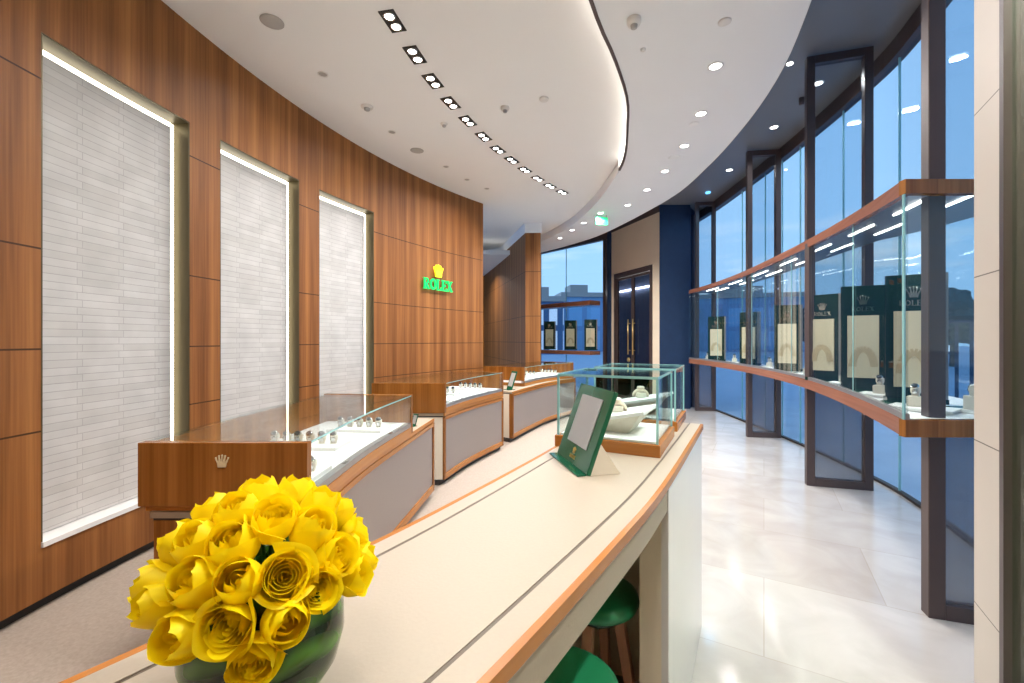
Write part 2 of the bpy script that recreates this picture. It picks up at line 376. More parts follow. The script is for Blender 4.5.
# crown and lettering, drawn in the x-z plane, thickness along y
def crown(mb, M, s):
    """five pointed crown, s = height; base at z 0, faces -y"""
    d = .06 * s
    for k, a in enumerate((-2, -1, 0, 1, 2)):
        tx = a * .21 * s; tz = (.80 - .045 * a * a) * s; bx = a * .10 * s
        for y0, y1, rev in ((-d, d, 0),):
            w0, w1 = .075 * s, .028 * s
            q0 = [(bx - w0, .22 * s), (bx + w0, .22 * s), (tx + w1, tz), (tx - w1, tz)]
            A = [tuple(M @ Vector((x, -d, z))) for x, z in q0]; B = [tuple(M @ Vector((x, d, z))) for x, z in q0]
            mb.face(A); mb.face(B[::-1])
            for i in range(4): j = (i + 1) % 4; mb.face([A[i], B[i], B[j], A[j]])
        ball = Matrix.Translation((tx, 0, tz + .04 * s))
        prof = [(0, -.07 * s), (.05 * s, -.05 * s), (.07 * s, 0), (.05 * s, .05 * s), (0, .07 * s)]
        mb.lathe(prof, 8, M=M @ ball)
    q0 = [(-.26 * s, .04 * s), (.26 * s, .04 * s), (.30 * s, .26 * s), (-.30 * s, .26 * s)]
    A = [tuple(M @ Vector((x, -d * 1.2, z))) for x, z in q0]; B = [tuple(M @ Vector((x, d * 1.2, z))) for x, z in q0]
    mb.face(A); mb.face(B[::-1])
    for i in range(4): j = (i + 1) % 4; mb.face([A[i], B[i], B[j], A[j]])
def bar2(mb, M, x0, z0, x1, z1, w, d):
    dx, dz = x1 - x0, z1 - z0; l = math.hypot(dx, dz); nx, nz = -dz / l * w / 2, dx / l * w / 2
    q = [(x0 + nx, z0 + nz), (x0 - nx, z0 - nz), (x1 - nx, z1 - nz), (x1 + nx, z1 + nz)]
    A = [tuple(M @ Vector((x, -d, z))) for x, z in q]; B = [tuple(M @ Vector((x, d, z))) for x, z in q]
    mb.face(A); mb.face(B[::-1])
    for i in range(4): j = (i + 1) % 4; mb.face([A[i], B[i], B[j], A[j]])
def arc2(mb, M, cx, cz, rx, rz, a0, a1, w, d, n=10):
    P = [(cx + rx * math.cos(a0 + (a1 - a0) * k / n), cz + rz * math.sin(a0 + (a1 - a0) * k / n)) for k in range(n + 1)]
    for i in range(n): bar2(mb, M, *P[i], *P[i + 1], w, d)
def letter(mb, M, ch, h, d):
    """slab serif capital of height h starting at x 0"""
    W = .17 * h; w = .78 * h; t = .07 * h
    B = lambda *a: bar2(mb, M, *a, d)
    if ch == 'R':
        B(.18 * h, 0, .18 * h, h, W); B(0, t / 2, .36 * h, t / 2, t); B(0, h - t / 2, .4 * h, h - t / 2, t)
        arc2(mb, M, .38 * h, .74 * h, .24 * h, .22 * h, PI / 2, -PI / 2, .12 * h, d); B(.2 * h, .5 * h, .42 * h, .5 * h, t); B(.36 * h, .5 * h, .68 * h, 0, W); B(.6 * h, t / 2, .84 * h, t / 2, t)
    if ch == 'O': arc2(mb, M, .4 * h, .5 * h, .32 * h, .44 * h, 0, 2 * PI, W, d, 18)
    if ch == 'L':
        B(.18 * h, 0, .18 * h, h, W); B(0, h - t / 2, .36 * h, h - t / 2, t); B(0, t / 2, .66 * h, t / 2, t * 1.3); B(.63 * h, 0, .63 * h, .3 * h, t)
    if ch == 'E':
        B(.18 * h, 0, .18 * h, h, W); B(0, t / 2, .64 * h, t / 2, t * 1.3); B(0, h - t / 2, .64 * h, h - t / 2, t * 1.3); B(.2 * h, .5 * h, .5 * h, .5 * h, t)
        B(.62 * h, 0, .62 * h, .27 * h, t); B(.62 * h, .73 * h, .62 * h, h, t); B(.48 * h, .38 * h, .48 * h, .62 * h, t)
    if ch == 'X':
        B(.12 * h, 0, .68 * h, h, .09 * h); B(.10 * h, h, .70 * h, 0, W); B(0, t / 2, .3 * h, t / 2, t); B(.5 * h, t / 2, .84 * h, t / 2, t); B(0, h - t / 2, .3 * h, h - t / 2, t); B(.52 * h, h - t / 2, .8 * h, h - t / 2, t)
    if ch == 'I': B(.1 * h, 0, .1 * h, h, W)
    if ch == 'T': B(.35 * h, 0, .35 * h, h, W); B(0, h - t, .7 * h, h - t, t * 1.6)
ADV = {'R': .88, 'O': .86, 'L': .74, 'E': .74, 'X': .86, 'I': .3, 'T': .74}
def word(mb, M, txt, h, d):
    tot = sum(ADV[c] for c in txt) * h; x = -tot / 2
    for c in txt: letter(mb, M @ Matrix.Translation((x, 0, 0)), c, h, d); x += ADV[c] * h

# ---------------------------------------------------------------- setting: plan curves (metres)
def circle3(a, b, c):
    ax, ay = a; bx, by = b; cx, cy = c; d = 2 * (ax * (by - cy) + bx * (cy - ay) + cx * (ay - by))
    ux = ((ax * ax + ay * ay) * (by - cy) + (bx * bx + by * by) * (cy - ay) + (cx * cx + cy * cy) * (ay - by)) / d
    uy = ((ax * ax + ay * ay) * (cx - bx) + (bx * bx + by * by) * (ax - cx) + (cx * cx + cy * cy) * (bx - ax)) / d
    return ux, uy, math.hypot(ax - ux, ay - uy)
CX, CY, CR = circle3((-2.58, 2.215), (-2.14, 4.98), (-.52, 7.91))
a0 = math.atan2(-3.2 - CY, -2.0 - CX); a1 = math.atan2(7.91 - CY, -.52 - CX)
if a0 < 0: a0 += 2 * PI
if a1 < 0: a1 += 2 * PI
WALL = [(CX + CR * math.cos(a0 + (a1 - a0) * k / 120), CY + CR * math.sin(a0 + (a1 - a0) * k / 120)) for k in range(121)]
WL = lengths(WALL)
COVE = catmull([(-1.6, -3.0), (-.75, -.2), (-.2, 1.2), (.534, 2.97), (.842, 3.594), (1.10, 4.19), (1.25, 4.75), (1.42, 5.53), (1.46, 6.2), (1.40, 7.5), (1.15, 9.0), (.6, 10.4), (-.3, 11.6), (-1.2, 12.4)], 90)
EDGE = catmull([(-.2, -3.0), (.75, -.2), (1.3, 1.2), (2.025, 2.97), (2.33, 3.85), (2.505, 4.77), (2.60, 5.88), (2.56, 7.2), (2.02, 9.4), (1.5, 10.5), (.76, 11.6), (-.3, 12.8), (-1.2, 13.8)], 90)
GL = catmull([(2.55, 1.45), (2.85, 2.1), (3.27, 3.0), (3.65, 3.9), (3.91, 4.8), (4.155, 6.6), (4.33, 9.17), (4.34, 10.4)], 90)
GLL = lengths(GL)

def arc_through(a, b, c, n):
    x, y, r = circle3(a, b, c); t0 = math.atan2(a[1] - y, a[0] - x); t1 = math.atan2(c[1] - y, c[0] - x)
    return [(x + r * math.cos(t0 + (t1 - t0) * k / n), y + r * math.sin(t0 + (t1 - t0) * k / n)) for k in range(n + 1)]
FRONT = arc_through((2.04, 2.3), (2.98, 4.5), (3.72, 9.25), 48)

# floor, carpet, ceilings
OUT = [(-4, -3.3), (2.3, -3.3), (2.35, 1.4)] + offset(GL, .07) + [(4.75, 11.5), (3.45, 14.6), (2.86, 11.72), (2.68, 11.74), (.03, 14.95), (-4, 14.95)]
m = MB(); m.prism(OUT, -.12, 0); struct(m.build('floor', M_MARBLE))
CARP = catmull([(-.9, -3), (-.6, -.2), (-.05, 1.0), (.5, 1.9), (1.05, 3.0), (1.55, 5.0), (1.75, 7.5), (1.7, 9.3)], 40)
m = MB(); m.strip(resample([(-3.2, -3), (-3.2, 4.5), (-2.2, 7.4), (-.9, 9.6)], 40), CARP, .001, .012)
tag(m.build('carpet', M_CARPET), 'taupe carpet under the wooden cases along the veneered wall', 'carpet')
m = MB(); m.strip(offset(COVE, -4.6) if False else [(-4.0, p[1]) for p in COVE], COVE, ZI, ZI + .1); struct(m.build('ceiling', M_CEIL))
m = MB(); m.strip(COVE, EDGE, ZO, ZO + .08); m.strip(offset(EDGE, -.04), EDGE, ZO + .08, ZD); m.strip(COVE, offset(COVE, .03), ZO + .08, ZI); struct(m.build('ceiling_outer', M_CEIL2))
m = MB(); m.prism(OUT, ZD, ZD + .12); struct(m.build('ceiling_dark', M_DARKCEIL))
# glowing fascia of the oval recess, with its dark shadow gap
CN = [p for p in COVE if p[1] < 6.15]
m = MB(); m.strip(offset(CN, -.012), offset(CN, -.002), ZO + .035, ZI); struct(m.build('trim_1', M_COVE))
m = MB(); m.strip(offset(CN, -.016), offset(CN, .010), ZO - .006, ZO + .03); struct(m.build('trim_2', M_BRONZE))

# veneered wall with three niches
sN = [(s_at_bearing(WALL, (a - 512) / F), s_at_bearing(WALL, (b - 512) / F)) for a, b in ((41, 190), (220, 299.5), (319, 374))]
NZ0, NZ1, TH, ND = .36, 3.19, .22, .13
mw = MB()
def wallpiece(s0, s1, z0, z1):
    n = max(2, int((s1 - s0) / .12)); P = cut(WALL, s0, s1, n); Q = offset(P, -TH); i = len(mw.uv); mw.strip(Q, P, z0, z1)
    for k in range(i, len(mw.uv)): mw.uv[k] = (mw.uv[k][0] + s0, mw.uv[k][1])
prev = 0
for s0, s1 in sN:
    wallpiece(prev, s0, .08, ZI); wallpiece(s0, s1, .08, NZ0); wallpiece(s0, s1, NZ1, ZI); prev = s1
wallpiece(prev, WL[-1], .08, ZI)
struct(mw.build('wall_left', M_WALLWOOD))
m = MB(); P = cut(WALL, 0, WL[-1], 80); m.strip(offset(P, -TH), offset(P, -.05), 0, .08); struct(m.build('baseboard_left', M_BLACK))
which = ['nearest and widest', 'middle', 'farthest and narrowest']
for i, (s0, s1) in enumerate(sN):
    t = thing('stone_panel', f'pale stone mosaic wall panel framed by light, the {which[i]} of three', 'wall panel', (*at_len(WALL, WL, (s0 + s1) / 2), 0), 0, 'lit stone panels on the wood wall')
    T = Matrix.Translation(-Vector(t.location))
    def add(name, mb, mat):
        mb.v = [tuple(T @ Vector(p)) for p in mb.v]; return mb.build(name, mat, t)
    e = .060
    P = cut(WALL, s0 + e, s1 - e, 14); m = MB(); m.strip(offset(P, -ND - .05), offset(P, -ND + .02), NZ0 + .035, NZ1 - e); add('mosaic', m, M_STONE)
    P = cut(WALL, s0 + .002, s1 - .002, 14); m = MB(); m.strip(offset(P, -ND - .07), offset(P, -ND - .055), NZ0 + .002, NZ1 - .002); add('back_board', m, M_CEIL)
    m = MB(); P = cut(WALL, s1 - .010, s1 - .002, 2); m.strip(offset(P, -ND - .05), offset(P, -.002), NZ0 + .03, NZ1 - .012)
    P = cut(WALL, s0 + .002, s0 + .010, 2); m.strip(offset(P, -ND - .05), offset(P, -.002), NZ0 + .03, NZ1 - .012)
    P = cut(WALL, s0 + .002, s1 - .002, 14); m.strip(offset(P, -ND - .05), offset(P, -.002), NZ1 - .011, NZ1 - .002); add('frame', m, M_OLIVE)
    P = cut(WALL, s0 + .002, s1 - .002, 14); m = MB(); m.strip(offset(P, -ND - .05), offset(P, .012), NZ0 + .002, NZ0 + .03); add('sill', m, M_WHITEPL)
    m = MB(); P = cut(WALL, s1 - .052, s1 - .012, 2); m.strip(offset(P, -ND - .04), offset(P, -ND), NZ0 + .04, NZ1 - .02); add('led_strip', m, M_LEDWARM)
    m = MB(); P = cut(WALL, s0 + .012, s0 + .052, 2); m.strip(offset(P, -ND - .04), offset(P, -ND), NZ0 + .04, NZ1 - .02); add('led_strip', m, M_LEDWARM)
    m = MB(); P = cut(WALL, s0 + .02, s1 - .04, 14); m.strip(offset(P, -ND - .04), offset(P, -ND), NZ1 - .052, NZ1 - .016); add('led_strip', m, M_LEDWARM)

# corridor wall, header, lowered corridor ceiling
pd = Vector((-.9 - .28, 14.2 - 9.2)).normalized()
def cpt(t, o): return (.28 + pd.x * t + pd.y * o, 9.2 + pd.y * t - pd.x * o)
m = MB(); m.prism([cpt(0, 0), (.60, 9.2), cpt(5.1, .33), cpt(5.1, 0)], .06, 3.74); struct(m.build('wall_corridor', M_WALLWOOD))
m = MB(); m.prism([cpt(.0, .01), (.59, 9.21), cpt(5.1, .32), cpt(5.1, .01)], 0, .06); struct(m.build('baseboard_corridor', M_BLACK))
m = MB(); m.prism([cpt(.0, -.01), (.62, 9.18), cpt(5.1, .35), cpt(5.1, -.01)], 3.74, ZD); struct(m.build('wall_header', M_CEIL))
m = MB(); m.prism([(-3.2, 10.6), (-.02, 10.6), cpt(5.1, -.02), (-3.2, 14.2)], 3.56, 3.66); struct(m.build('ceiling_corridor', M_CEIL))
m = MB(); m.box(-3.2, -.05, 14.2, 14.3, 0, ZD); struct(m.build('wall_corridor_end', M_CASEWOOD))
m = MB(); m.box(-2.9, -.05, 10.9, 10.94, 3.662, 3.69); struct(m.build('trim_3', M_COVE))
lamp('corridor_lamp', (-1.2, 12.0, 3.5), 25, .3)

# beige wall with double door, blue wall
W0, W1 = Vector((2.60, 11.5)), Vector((3.22, 9.62))
wd = (W1 - W0); WLn = wd.length; wd.normalize(); wn = Vector((-wd.y, wd.x))    # wn points away from the room
if wn.x < 0: wn = -wn
def wp(t, o=0): p = W0 + wd * t + wn * o; return (p.x, p.y)
def twall(px): # distance along wall for an x/y bearing
    r = (px - 512) / F; return (r * W0.y - W0.x) / (wd.x - r * wd.y)
d0, d1 = twall(614.5), twall(652.5)
m = MB(); m.prism([wp(0), wp(d0), wp(d0, .15), wp(0, .15)], 0, 4.3); m.prism([wp(d1), wp(WLn), wp(WLn, .15), wp(d1, .15)], 0, 4.3); m.prism([wp(d0), wp(d1), wp(d1, .15), wp(d0, .15)], 3.2, 4.3)
struct(m.build('wall_far', M_BEIGETILE))
m = MB(); m.prism([wp(0, -.02), wp(WLn, -.02), wp(WLn, .15), wp(0, .15)], 4.3, ZD); struct(m.build('trim_4', M_BRONZE))
m = MB(); m.prism([wp(-.13, -.05), wp(-.005, -.05), wp(-.005, .2), wp(-.13, .2)], 0, ZD); struct(m.build('trim_5', M_BLUEWALL))
m = MB(); fw = .07
m.prism([wp(d0, -.02), wp(d0 + fw, -.02), wp(d0 + fw, .1), wp(d0, .1)], 0, 3.19); m.prism([wp(d1 - fw, -.02), wp(d1, -.02), wp(d1, .1), wp(d1 - fw, .1)], 0, 3.19); m.prism([wp(d0 + fw, -.02), wp(d1 - fw, -.02), wp(d1 - fw, .1), wp(d0 + fw, .1)], 3.07, 3.19)
dr = struct(m.build('door_1', M_BRONZE))
mid = (d0 + d1) / 2
for k, (a, b, hs) in enumerate(((d0 + fw + .005, mid - .004, 1), (mid + .004, d1 - fw - .005, -1))):
    m = MB(); s = .055
    for q in ((a, a + s, .01, 3.06), (b - s, b, .01, 3.06)): m.prism([wp(q[0], .01), wp(q[1], .01), wp(q[1], .05), wp(q[0], .05)], q[2], q[3])
    for z0, z1 in ((.01, .12), (3.0, 3.06)): m.prism([wp(a + s, .01), wp(b - s, .01), wp(b - s, .05), wp(a + s, .05)], z0, z1)
    leaf = m.build('door_leaf', M_BRONZE, dr)
    m = MB(); m.prism([wp(a + s, .025), wp(b - s, .025), wp(b - s, .033), wp(a + s, .033)], .12, 3.0); m.build('pane', M_DOORGLASS, leaf)
    hx = mid - hs * .10; m = MB(); p = wp(hx, -.05); m.tube([(*p, 1.15), (*p, 2.0)], .014, 8)
    for z in (1.25, 1.9): m.tube([(*wp(hx, -.05), z), (*wp(hx, .012), z)], .008, 6)
    m.build('door_handle', M_GOLD, leaf)
    if k == 0:
        m = MB(); m.lathe([(0, -.012), (.055, -.012), (.055, .012), (0, .012)], 20, M=Matrix.Translation((*wp(hx + .0, -.035), 1.02)) @ Vector((wn.x, wn.y, 0)).to_track_quat('Z', 'Y').to_matrix().to_4x4()); m.build('lock_plate', M_GOLD, leaf)
# dim vestibule behind the door
m = MB(); m.prism([wp(-1.36, .85), wp(WLn + .1, .85), wp(WLn + .1, .95), wp(-1.36, .95)], 0, 4.3); struct(m.build('wall_vestibule', plain('slate_blue_wall', (.12, .15, .22), .5)))
m = MB(); m.prism([wp(-1.2, .78), wp(WLn, .78), wp(WLn, .84), wp(-1.2, .84)], 2.86, 2.90); struct(m.build('trim_8', M_LEDWHITE))
m = MB(); m.prism([(3.225, 9.60), (3.89, 9.60), (3.89, 9.75), (3.225, 9.75)], 0, ZD); m.prism([(3.89, 9.66), (4.33, 10.3), (4.25, 10.4), (3.80, 9.75)], 0, ZD); struct(m.build('wall_end', M_BLUEWALL))

# far window
FW0, FW1 = Vector((.70, 14.2)), Vector((2.50, 12.0)); fd = (FW1 - FW0); FL = fd.length; fd.normalize(); fn = Vector((fd.y, -fd.x))   # fn towards? checked below
if fn.y > 0: fn = -fn
def fp(t, o=0): p = FW0 + fd * t + fn * o; return (p.x, p.y)          # o > 0 towards the room
def bar_f(m, t0, t1, o0, o1, z0, z1): m.prism([fp(t0, o0), fp(t1, o0), fp(t1, o1), fp(t0, o1)], z0, z1)
fm = [0, .35 * FL, FL]
m = MB(); bar_f(m, -1.0, FL + .35, -.02, -.01, .0, 4.25); win = struct(m.build('window_1', M_WINGLASS))
m = MB(); bar_f(m, -1.0, FL + .35, -.06, .06, 4.22, ZD)
for t in (-.9, .22, FL + .02): bar_f(m, t, t + .09, -.05, .06, 0, 4.22)
m.build('window_frame', M_BRONZE, win)
m = MB(); bar_f(m, 1.42, 1.435, -.025, -.005, 0, 4.22); m.build('glass_joint', M_EDGE, win)
m = MB(); m.prism([(-3.3, 14.3), (.0, 14.9), (.0, 15.0), (-3.3, 15.0)], 0, ZD); struct(m.build('wall_back', M_BLUEWALL))
# curved glass facade on the right
js = [0] + [s_at_bearing(GL, (px - 512) / F) for px in (986, 924, 899, 843, 800, 782, 765, 742)] + [GLL[-1]]
js = sorted(set(js))
for i in range(len(js) - 1):
    P = cut(GL, js[i] + .004, js[i + 1] - .004, 8); m = MB(); m.strip(P, offset(P, .012), .0, 4.28); g = struct(m.build(f'window_{i + 2}', M_WINGLASS))
    P = cut(GL, js[i + 1] - .004, js[i + 1] + .004, 1); m = MB(); m.strip(offset(P, -.004), offset(P, .016), .0, 4.28); m.build('glass_joint', M_EDGE, g)
m = MB(); m.strip(offset(GL, -.05), offset(GL, .06), 4.27, ZD); struct(m.build('trim_6', M_BRONZE))
m = MB(); m.strip(offset(GL, -.02), offset(GL, .03), 0, .025); struct(m.build('trim_7', M_DARK))

# shell behind and beside the camera
m = MB(); m.box(-3.6, 3.0, -3.3, -3.2, 0, ZD); struct(m.build('wall_rear', M_CASEWOOD))
cA, cB = Vector((1.943, 1.85)), Vector((1.812, 1.622)); cd_ = (cB - cA).normalized(); cn = Vector((-cd_.y, cd_.x))
if cn.x < 0: cn = -cn
def cp(t, o): p = cA + cd_ * t + cn * o; return (p.x, p.y)
tl = (cB - cA).length
m = MB(); m.prism([cp(0, 0), cp(tl, 0), cp(tl, .35), cp(0, .6)], 0, ZD)
M_COLT = None
def tile_mat():
    mm, nt, b, o = base('beige_stone_jointed')
    uv = N(nt, 'UVMap'); s = N(nt, 'SeparateXYZ'); nt.links.new(uv.outputs[0], s.inputs[0])
    a = N(nt, 'Math', operation='SUBTRACT'); nt.links.new(s.outputs[1], a.inputs[0]); a.inputs[1].default_value = .40
    mo = N(nt, 'Math', operation='DIVIDE'); nt.links.new(a.outputs[0], mo.inputs[0]); mo.inputs[1].default_value = .68
    f = N(nt, 'Math', operation='FRACT'); nt.links.new(mo.outputs[0], f.inputs[0])
    l = N(nt, 'Math', operation='LESS_THAN'); nt.links.new(f.outputs[0], l.inputs[0]); l.inputs[1].default_value = .007
    mx = N(nt, 'MixRGB'); nt.links.new(l.outputs[0], mx.inputs[0]); mx.inputs[1].default_value = (.56, .495, .43, 1); mx.inputs[2].default_value = (.12, .10, .08, 1)
    nt.links.new(mx.outputs[0], b.inputs['Base Color']); b.inputs['Roughness'].default_value = .45; return mm
struct(m.build('wall_right', tile_mat()))
m = MB(); m.prism([cp(tl + .002, -.012), cp(tl + .035, -.012), cp(tl + .035, .05), cp(tl + .002, .05)], 0, ZD); m.build('door_frame', M_BRONZE, None)
dr2 = bpy.data.objects['door_frame']; dr2.name = 'door_2'; struct(dr2)
m = MB(); m.prism([cp(tl + .037, .01), cp(tl + 1.1, .01), cp(tl + 1.1, .022), cp(tl + .037, .022)], .01, 3.2); m.build('pane', glass('greenish_glass', (.86, .94, .88), 1.12), dr2)
m = MB(); m.prism([cp(tl + .0, .36), cp(tl + 2.2, .5), cp(tl + 2.2, .6), cp(tl + .0, .46)], 0, ZD); struct(m.build('wall_porch', plain('pale_porch_wall', (.70, .70, .62), .5)))
m = MB(); m.box(1.3, 1.4, -3.2, .4, 0, ZD); struct(m.build('wall_near', M_BEIGETILE))
lamp('porch_fill', (*cp(tl + .5, .2), 3.6), 45, .1)  # unseen fill light, added to brighten the pale wall behind the door pane

# ---------------------------------------------------------------- outdoors
m = MB(); m.box(-60, 120, -60, 140, -.5, -.13); struct(m.build('ground', M_PAVE))
m = MB(); Q = offset(GL, .03); m.strip(Q, offset(Q, 26), -.125, -.02)
tag(m.build('pavement', M_PAVE), 'blue-grey evening pavement outside the curved glass wall', 'pavement', kind='structure')
def building(x, y, wx, wy, h, rz, mat, label):
    t = thing('building', label, 'building', (x, y, -.13), rz, 'buildings across the street')
    m = MB(); m.box(-wx / 2, wx / 2, -wy / 2, wy / 2, 0, h); m.build('facade', mat, t)
    m = MB(); m.box(-wx / 2 - .3, wx / 2 + .3, -wy / 2 - .3, wy / 2 + .3, h, h + .6); m.build('roof', M_GREYRAIL, t)
    m = MB(); m.box(-wx / 4, wx / 6, -wy / 4, wy / 5, h + .6, h + 1.9); m.build('roof_plant', M_GREYRAIL, t)
T1 = tower_mat('tower_glass', (.16, .30, .52), (.22, .46, .75), 2.5, 3.2)
T2 = tower_mat('tower_dark', (.05, .12, .25), (.55, .72, .9), 1.6, 3.0, .25)
T3 = tower_mat('shopfront', (.12, .16, .25), (.75, .85, .95), 3.2, 2.6, .55)
building(34, 66, 16, 10, 7.5, -.3, T1, 'pale blue glass block beyond the far end of the wall-hung showcase')
building(48, 56, 10, 10, 5.0, -.5, T3, 'low block with bright windows seen through the middle of the showcase')
building(62, 44, 12, 10, 6.0, -.7, T2, 'dark blue block seen through the near showcase glass')
building(66, 26, 10, 14, 5.6, -.2, T3, 'wide low block beyond the railing beside the stone column')
building(9.5, 64, 6, 8, 7.5, .1, T1, 'blue tower seen through the left of the far window')
building(3.5, 54, 4, 8, 6.0, .1, T2, 'narrow dark blue block at the left of the far window')
building(17, 60, 6, 8, 5, .1, T3, 'low lit block seen through the right of the far window')
# slatted barrier by the street
t = thing('street_fence', 'dark vertical slat fence outdoors beyond the glass near the stone column', 'fence', (11.6, 10.6, -.13), -.75)
for k in range(24):
    m = MB(); m.box(-3 + k * .26, -2.93 + k * .26, -.03, .03, 0, 2.05); m.build('slat', M_BLUEWALL, t)
m = MB(); m.box(-3.05, 3.1, -.02, .02, 2.05, 2.13); m.build('top_rail', M_BLUEWALL, t)
for k, (x, y, h, lb) in enumerate(((22, 17, 3.4, 'dark round street tree farthest right beyond the slat fence'), (27, 27, 3.8, 'dark round street tree seen through the near end of the showcase'), (26, 38, 3.6, 'dark round street tree seen through the far half of the showcase'))):
    t = thing('street_tree', lb, 'tree', (x, y, -.13), 0, 'street trees outdoors')
    m = MB(); m.tube([(0, 0, 0), (.05, 0, h * .6)], [.14, .09], 8); m.build('trunk', M_TRUNK, t)
    bm = bmesh.new(); bmesh.ops.create_icosphere(bm, subdivisions=4, radius=1.5)
    for v in bm.verts: v.co *= 1 + .16 * math.sin(v.co.x * 5 + k) * math.sin(v.co.y * 6) + .12 * math.sin(v.co.z * 9 + k) + random.uniform(-.05, .05)
    me = bpy.data.meshes.new('crown'); bm.to_mesh(me); bm.free(); me.materials.append(M_TREE); o = obj('crown', me, t); o.location = (0, 0, h * .8)

# ---------------------------------------------------------------- window fins
def fin(i, inner, outer, label, top=4.42, hw=.038):
    a, b = Vector(inner), Vector(outer); L = (b - a).length; rz = math.atan2(b.y - a.y, b.x - a.x)
    t = thing('window_fin', label, 'window frame', (*a, 0), rz, 'tall bronze fins along the glass wall')
    pw = .075
    m = MB(); m.box(0, pw, -hw, hw, 0, top); m.build('post', M_BRONZE, t, .004)
    m = MB(); m.box(L - pw, L, -hw, hw, 0, top); m.build('post', M_BRONZE, t, .004)
    m = MB(); m.box(pw, L - pw, -hw, hw, 0, .08); m.build('rail', M_BRONZE, t, .003)
    m = MB(); m.box(pw, L - pw, -hw, hw, top - .08, top); m.build('rail', M_BRONZE, t, .003)
    m = MB(); m.box(pw, L - pw, -.005, .005, 1.04, top - .08); m.build('glass_infill', M_TINT, t)
    m = MB(); m.box(pw, L - pw, -.005, .005, .08, 1.0); m.build('lower_infill', M_FILM, t)
fin(1, (2.26, 2.41), (2.80, 2.23), 'tall bronze window fin nearest the pale stone column')
fin(2, (3.05, 4.57), (3.60, 4.40), 'tall bronze window fin second from the pale stone column')
fin(3, (3.64, 6.83), (4.12, 6.76), 'tall bronze window fin third from the column, right of the smallest one')
fin(4, (3.89, 9.35), (4.30, 9.30), 'tall bronze window fin farthest away, beside the dark blue wall')

# ---------------------------------------------------------------- wall-hung showcase along the glass
nF = len(FRONT)
def ztop(p): k = max(0, min(1, (p[1] - 2.3) / 4.0)); return 2.26 + .21 * (1 - (1 - k) ** 2)
def zled(p): return 1.085 + .02 * max(0, min(1, (p[1] - 2.3) / 2.2))
t = thing('wall_showcase', 'long curved glass showcase with wooden bands hung along the window fins', 'display case', (2.04, 2.3, 1.0))
T0 = Matrix.Translation(-Vector(t.location))
def addc(name, mb, mat, par=None):
    mb.v = [tuple(T0 @ Vector(p)) for p in mb.v]; return mb.build(name, mat, par or t)
BACK = resample([(2.88, 2.33), (3.08, 2.85), (3.28, 3.45)] + [p for p in offset(FRONT, .50) if p[1] > 4.0], nF - 1)
END = (2.9, 2.3)
zb = [zled(p) for p in FRONT]; zt = [ztop(p) for p in FRONT]
# the long bands: front face follows the curve, the near end turns to the right
m = MB(); m.strip(FRONT, offset(FRONT, .04), [z - .09 for z in zb], zb); addc('lower_band', m, M_BANDWOOD)
m = MB(); m.box(2.04, END[0], 2.28, 2.32, 1.085 - .09, 1.085); addc('lower_band_return', m, M_CASEWOOD)
m = MB(); m.strip(FRONT, offset(FRONT, .04), zt, [z + .075 for z in zt]); addc('upper_band', m, M_BANDWOOD)
m = MB(); m.box(2.04, END[0], 2.28, 2.32, 2.26, 2.335); addc('upper_band_return', m, M_CASEWOOD)
m = MB(); m.strip(offset(FRONT, .04), BACK, [z - .06 for z in zb], [z - .004 for z in zb]); addc('deck', m, M_FELT)
m = MB(); m.strip(offset(FRONT, .04), BACK, [z + .01 for z in zt], [z + .05 for z in zt]); addc('canopy', m, M_GREYRAIL)
m = MB(); m.strip(offset(FRONT, .002), offset(FRONT, .03), zb, [z + .03 for z in zb]); addc('track', m, M_GREYRAIL)
gf = offset(FRONT, .016); Lf = lengths(FRONT); cuts = [0, .16, .40, .62, .82, 1.0]
for k in range(5):
    i0, i1 = int(cuts[k] * (nF - 1)), int(cuts[k + 1] * (nF - 1)); P = gf[i0:i1 + 1]
    m = MB(); m.strip(P, offset(P, .008), [z + .03 for z in zb[i0:i1 + 1]], zt[i0:i1 + 1]); addc('glass_pane', m, M_GLASS)
    if k:
        p = P[0]; m = MB(); m.box(p[0] - .002, p[0] + .002, p[1] - .003, p[1] + .003, zb[i0] + .03, zt[i0]); addc('pane_joint', m, M_EDGE)
m = MB(); m.box(2.05, END[0], 2.296, 2.304, 1.085, 2.26); addc('end_glass', m, M_GLASS)
m = MB(); m.box(2.042, 2.050, 2.292, 2.304, 1.085, 2.26); addc('corner_glass_edge', m, M_EDGE)
m = MB(); p = FRONT[-1]; m.prism([p, offset(FRONT, .5)[-1], (offset(FRONT, .5)[-1][0], offset(FRONT, .5)[-1][1] + .01), (p[0], p[1] + .01)], zb[-1], zt[-1]); addc('end_glass', m, M_GLASS)
m = MB(); p = at_len(gf, lengths(gf), lengths(gf)[-1] * .315); m.box(p[0] - .02, p[0] + .03, p[1] - .03, p[1] + .03, 1.1, 2.46); addc('mullion', m, M_BRONZE)
for off in (.16, .34):
    for a in (.03, .16, .30, .44, .58, .72, .86):
        Lr = lengths(offset(FRONT, off)); P = cut(offset(FRONT, off), a * Lr[-1], (a + .075) * Lr[-1], 4); zz = [ztop(q) for q in P]
        m = MB(); m.strip(P, offset(P, .012), [z + .002 for z in zz], [z + .012 for z in zz]); addc('led_strip', m, M_LEDWHITE)

for y in (2.85, 3.7, 4.9, 6.2, 7.6):                                # the strips' own light
    p = min(FRONT, key=lambda q: abs(q[1] - y)); lamp('case_strip_lamp', (p[0] + .20, y, ztop(p) - .02), 3.2, sx=.03, sy=.8, rot=(0, -.15, -.35))
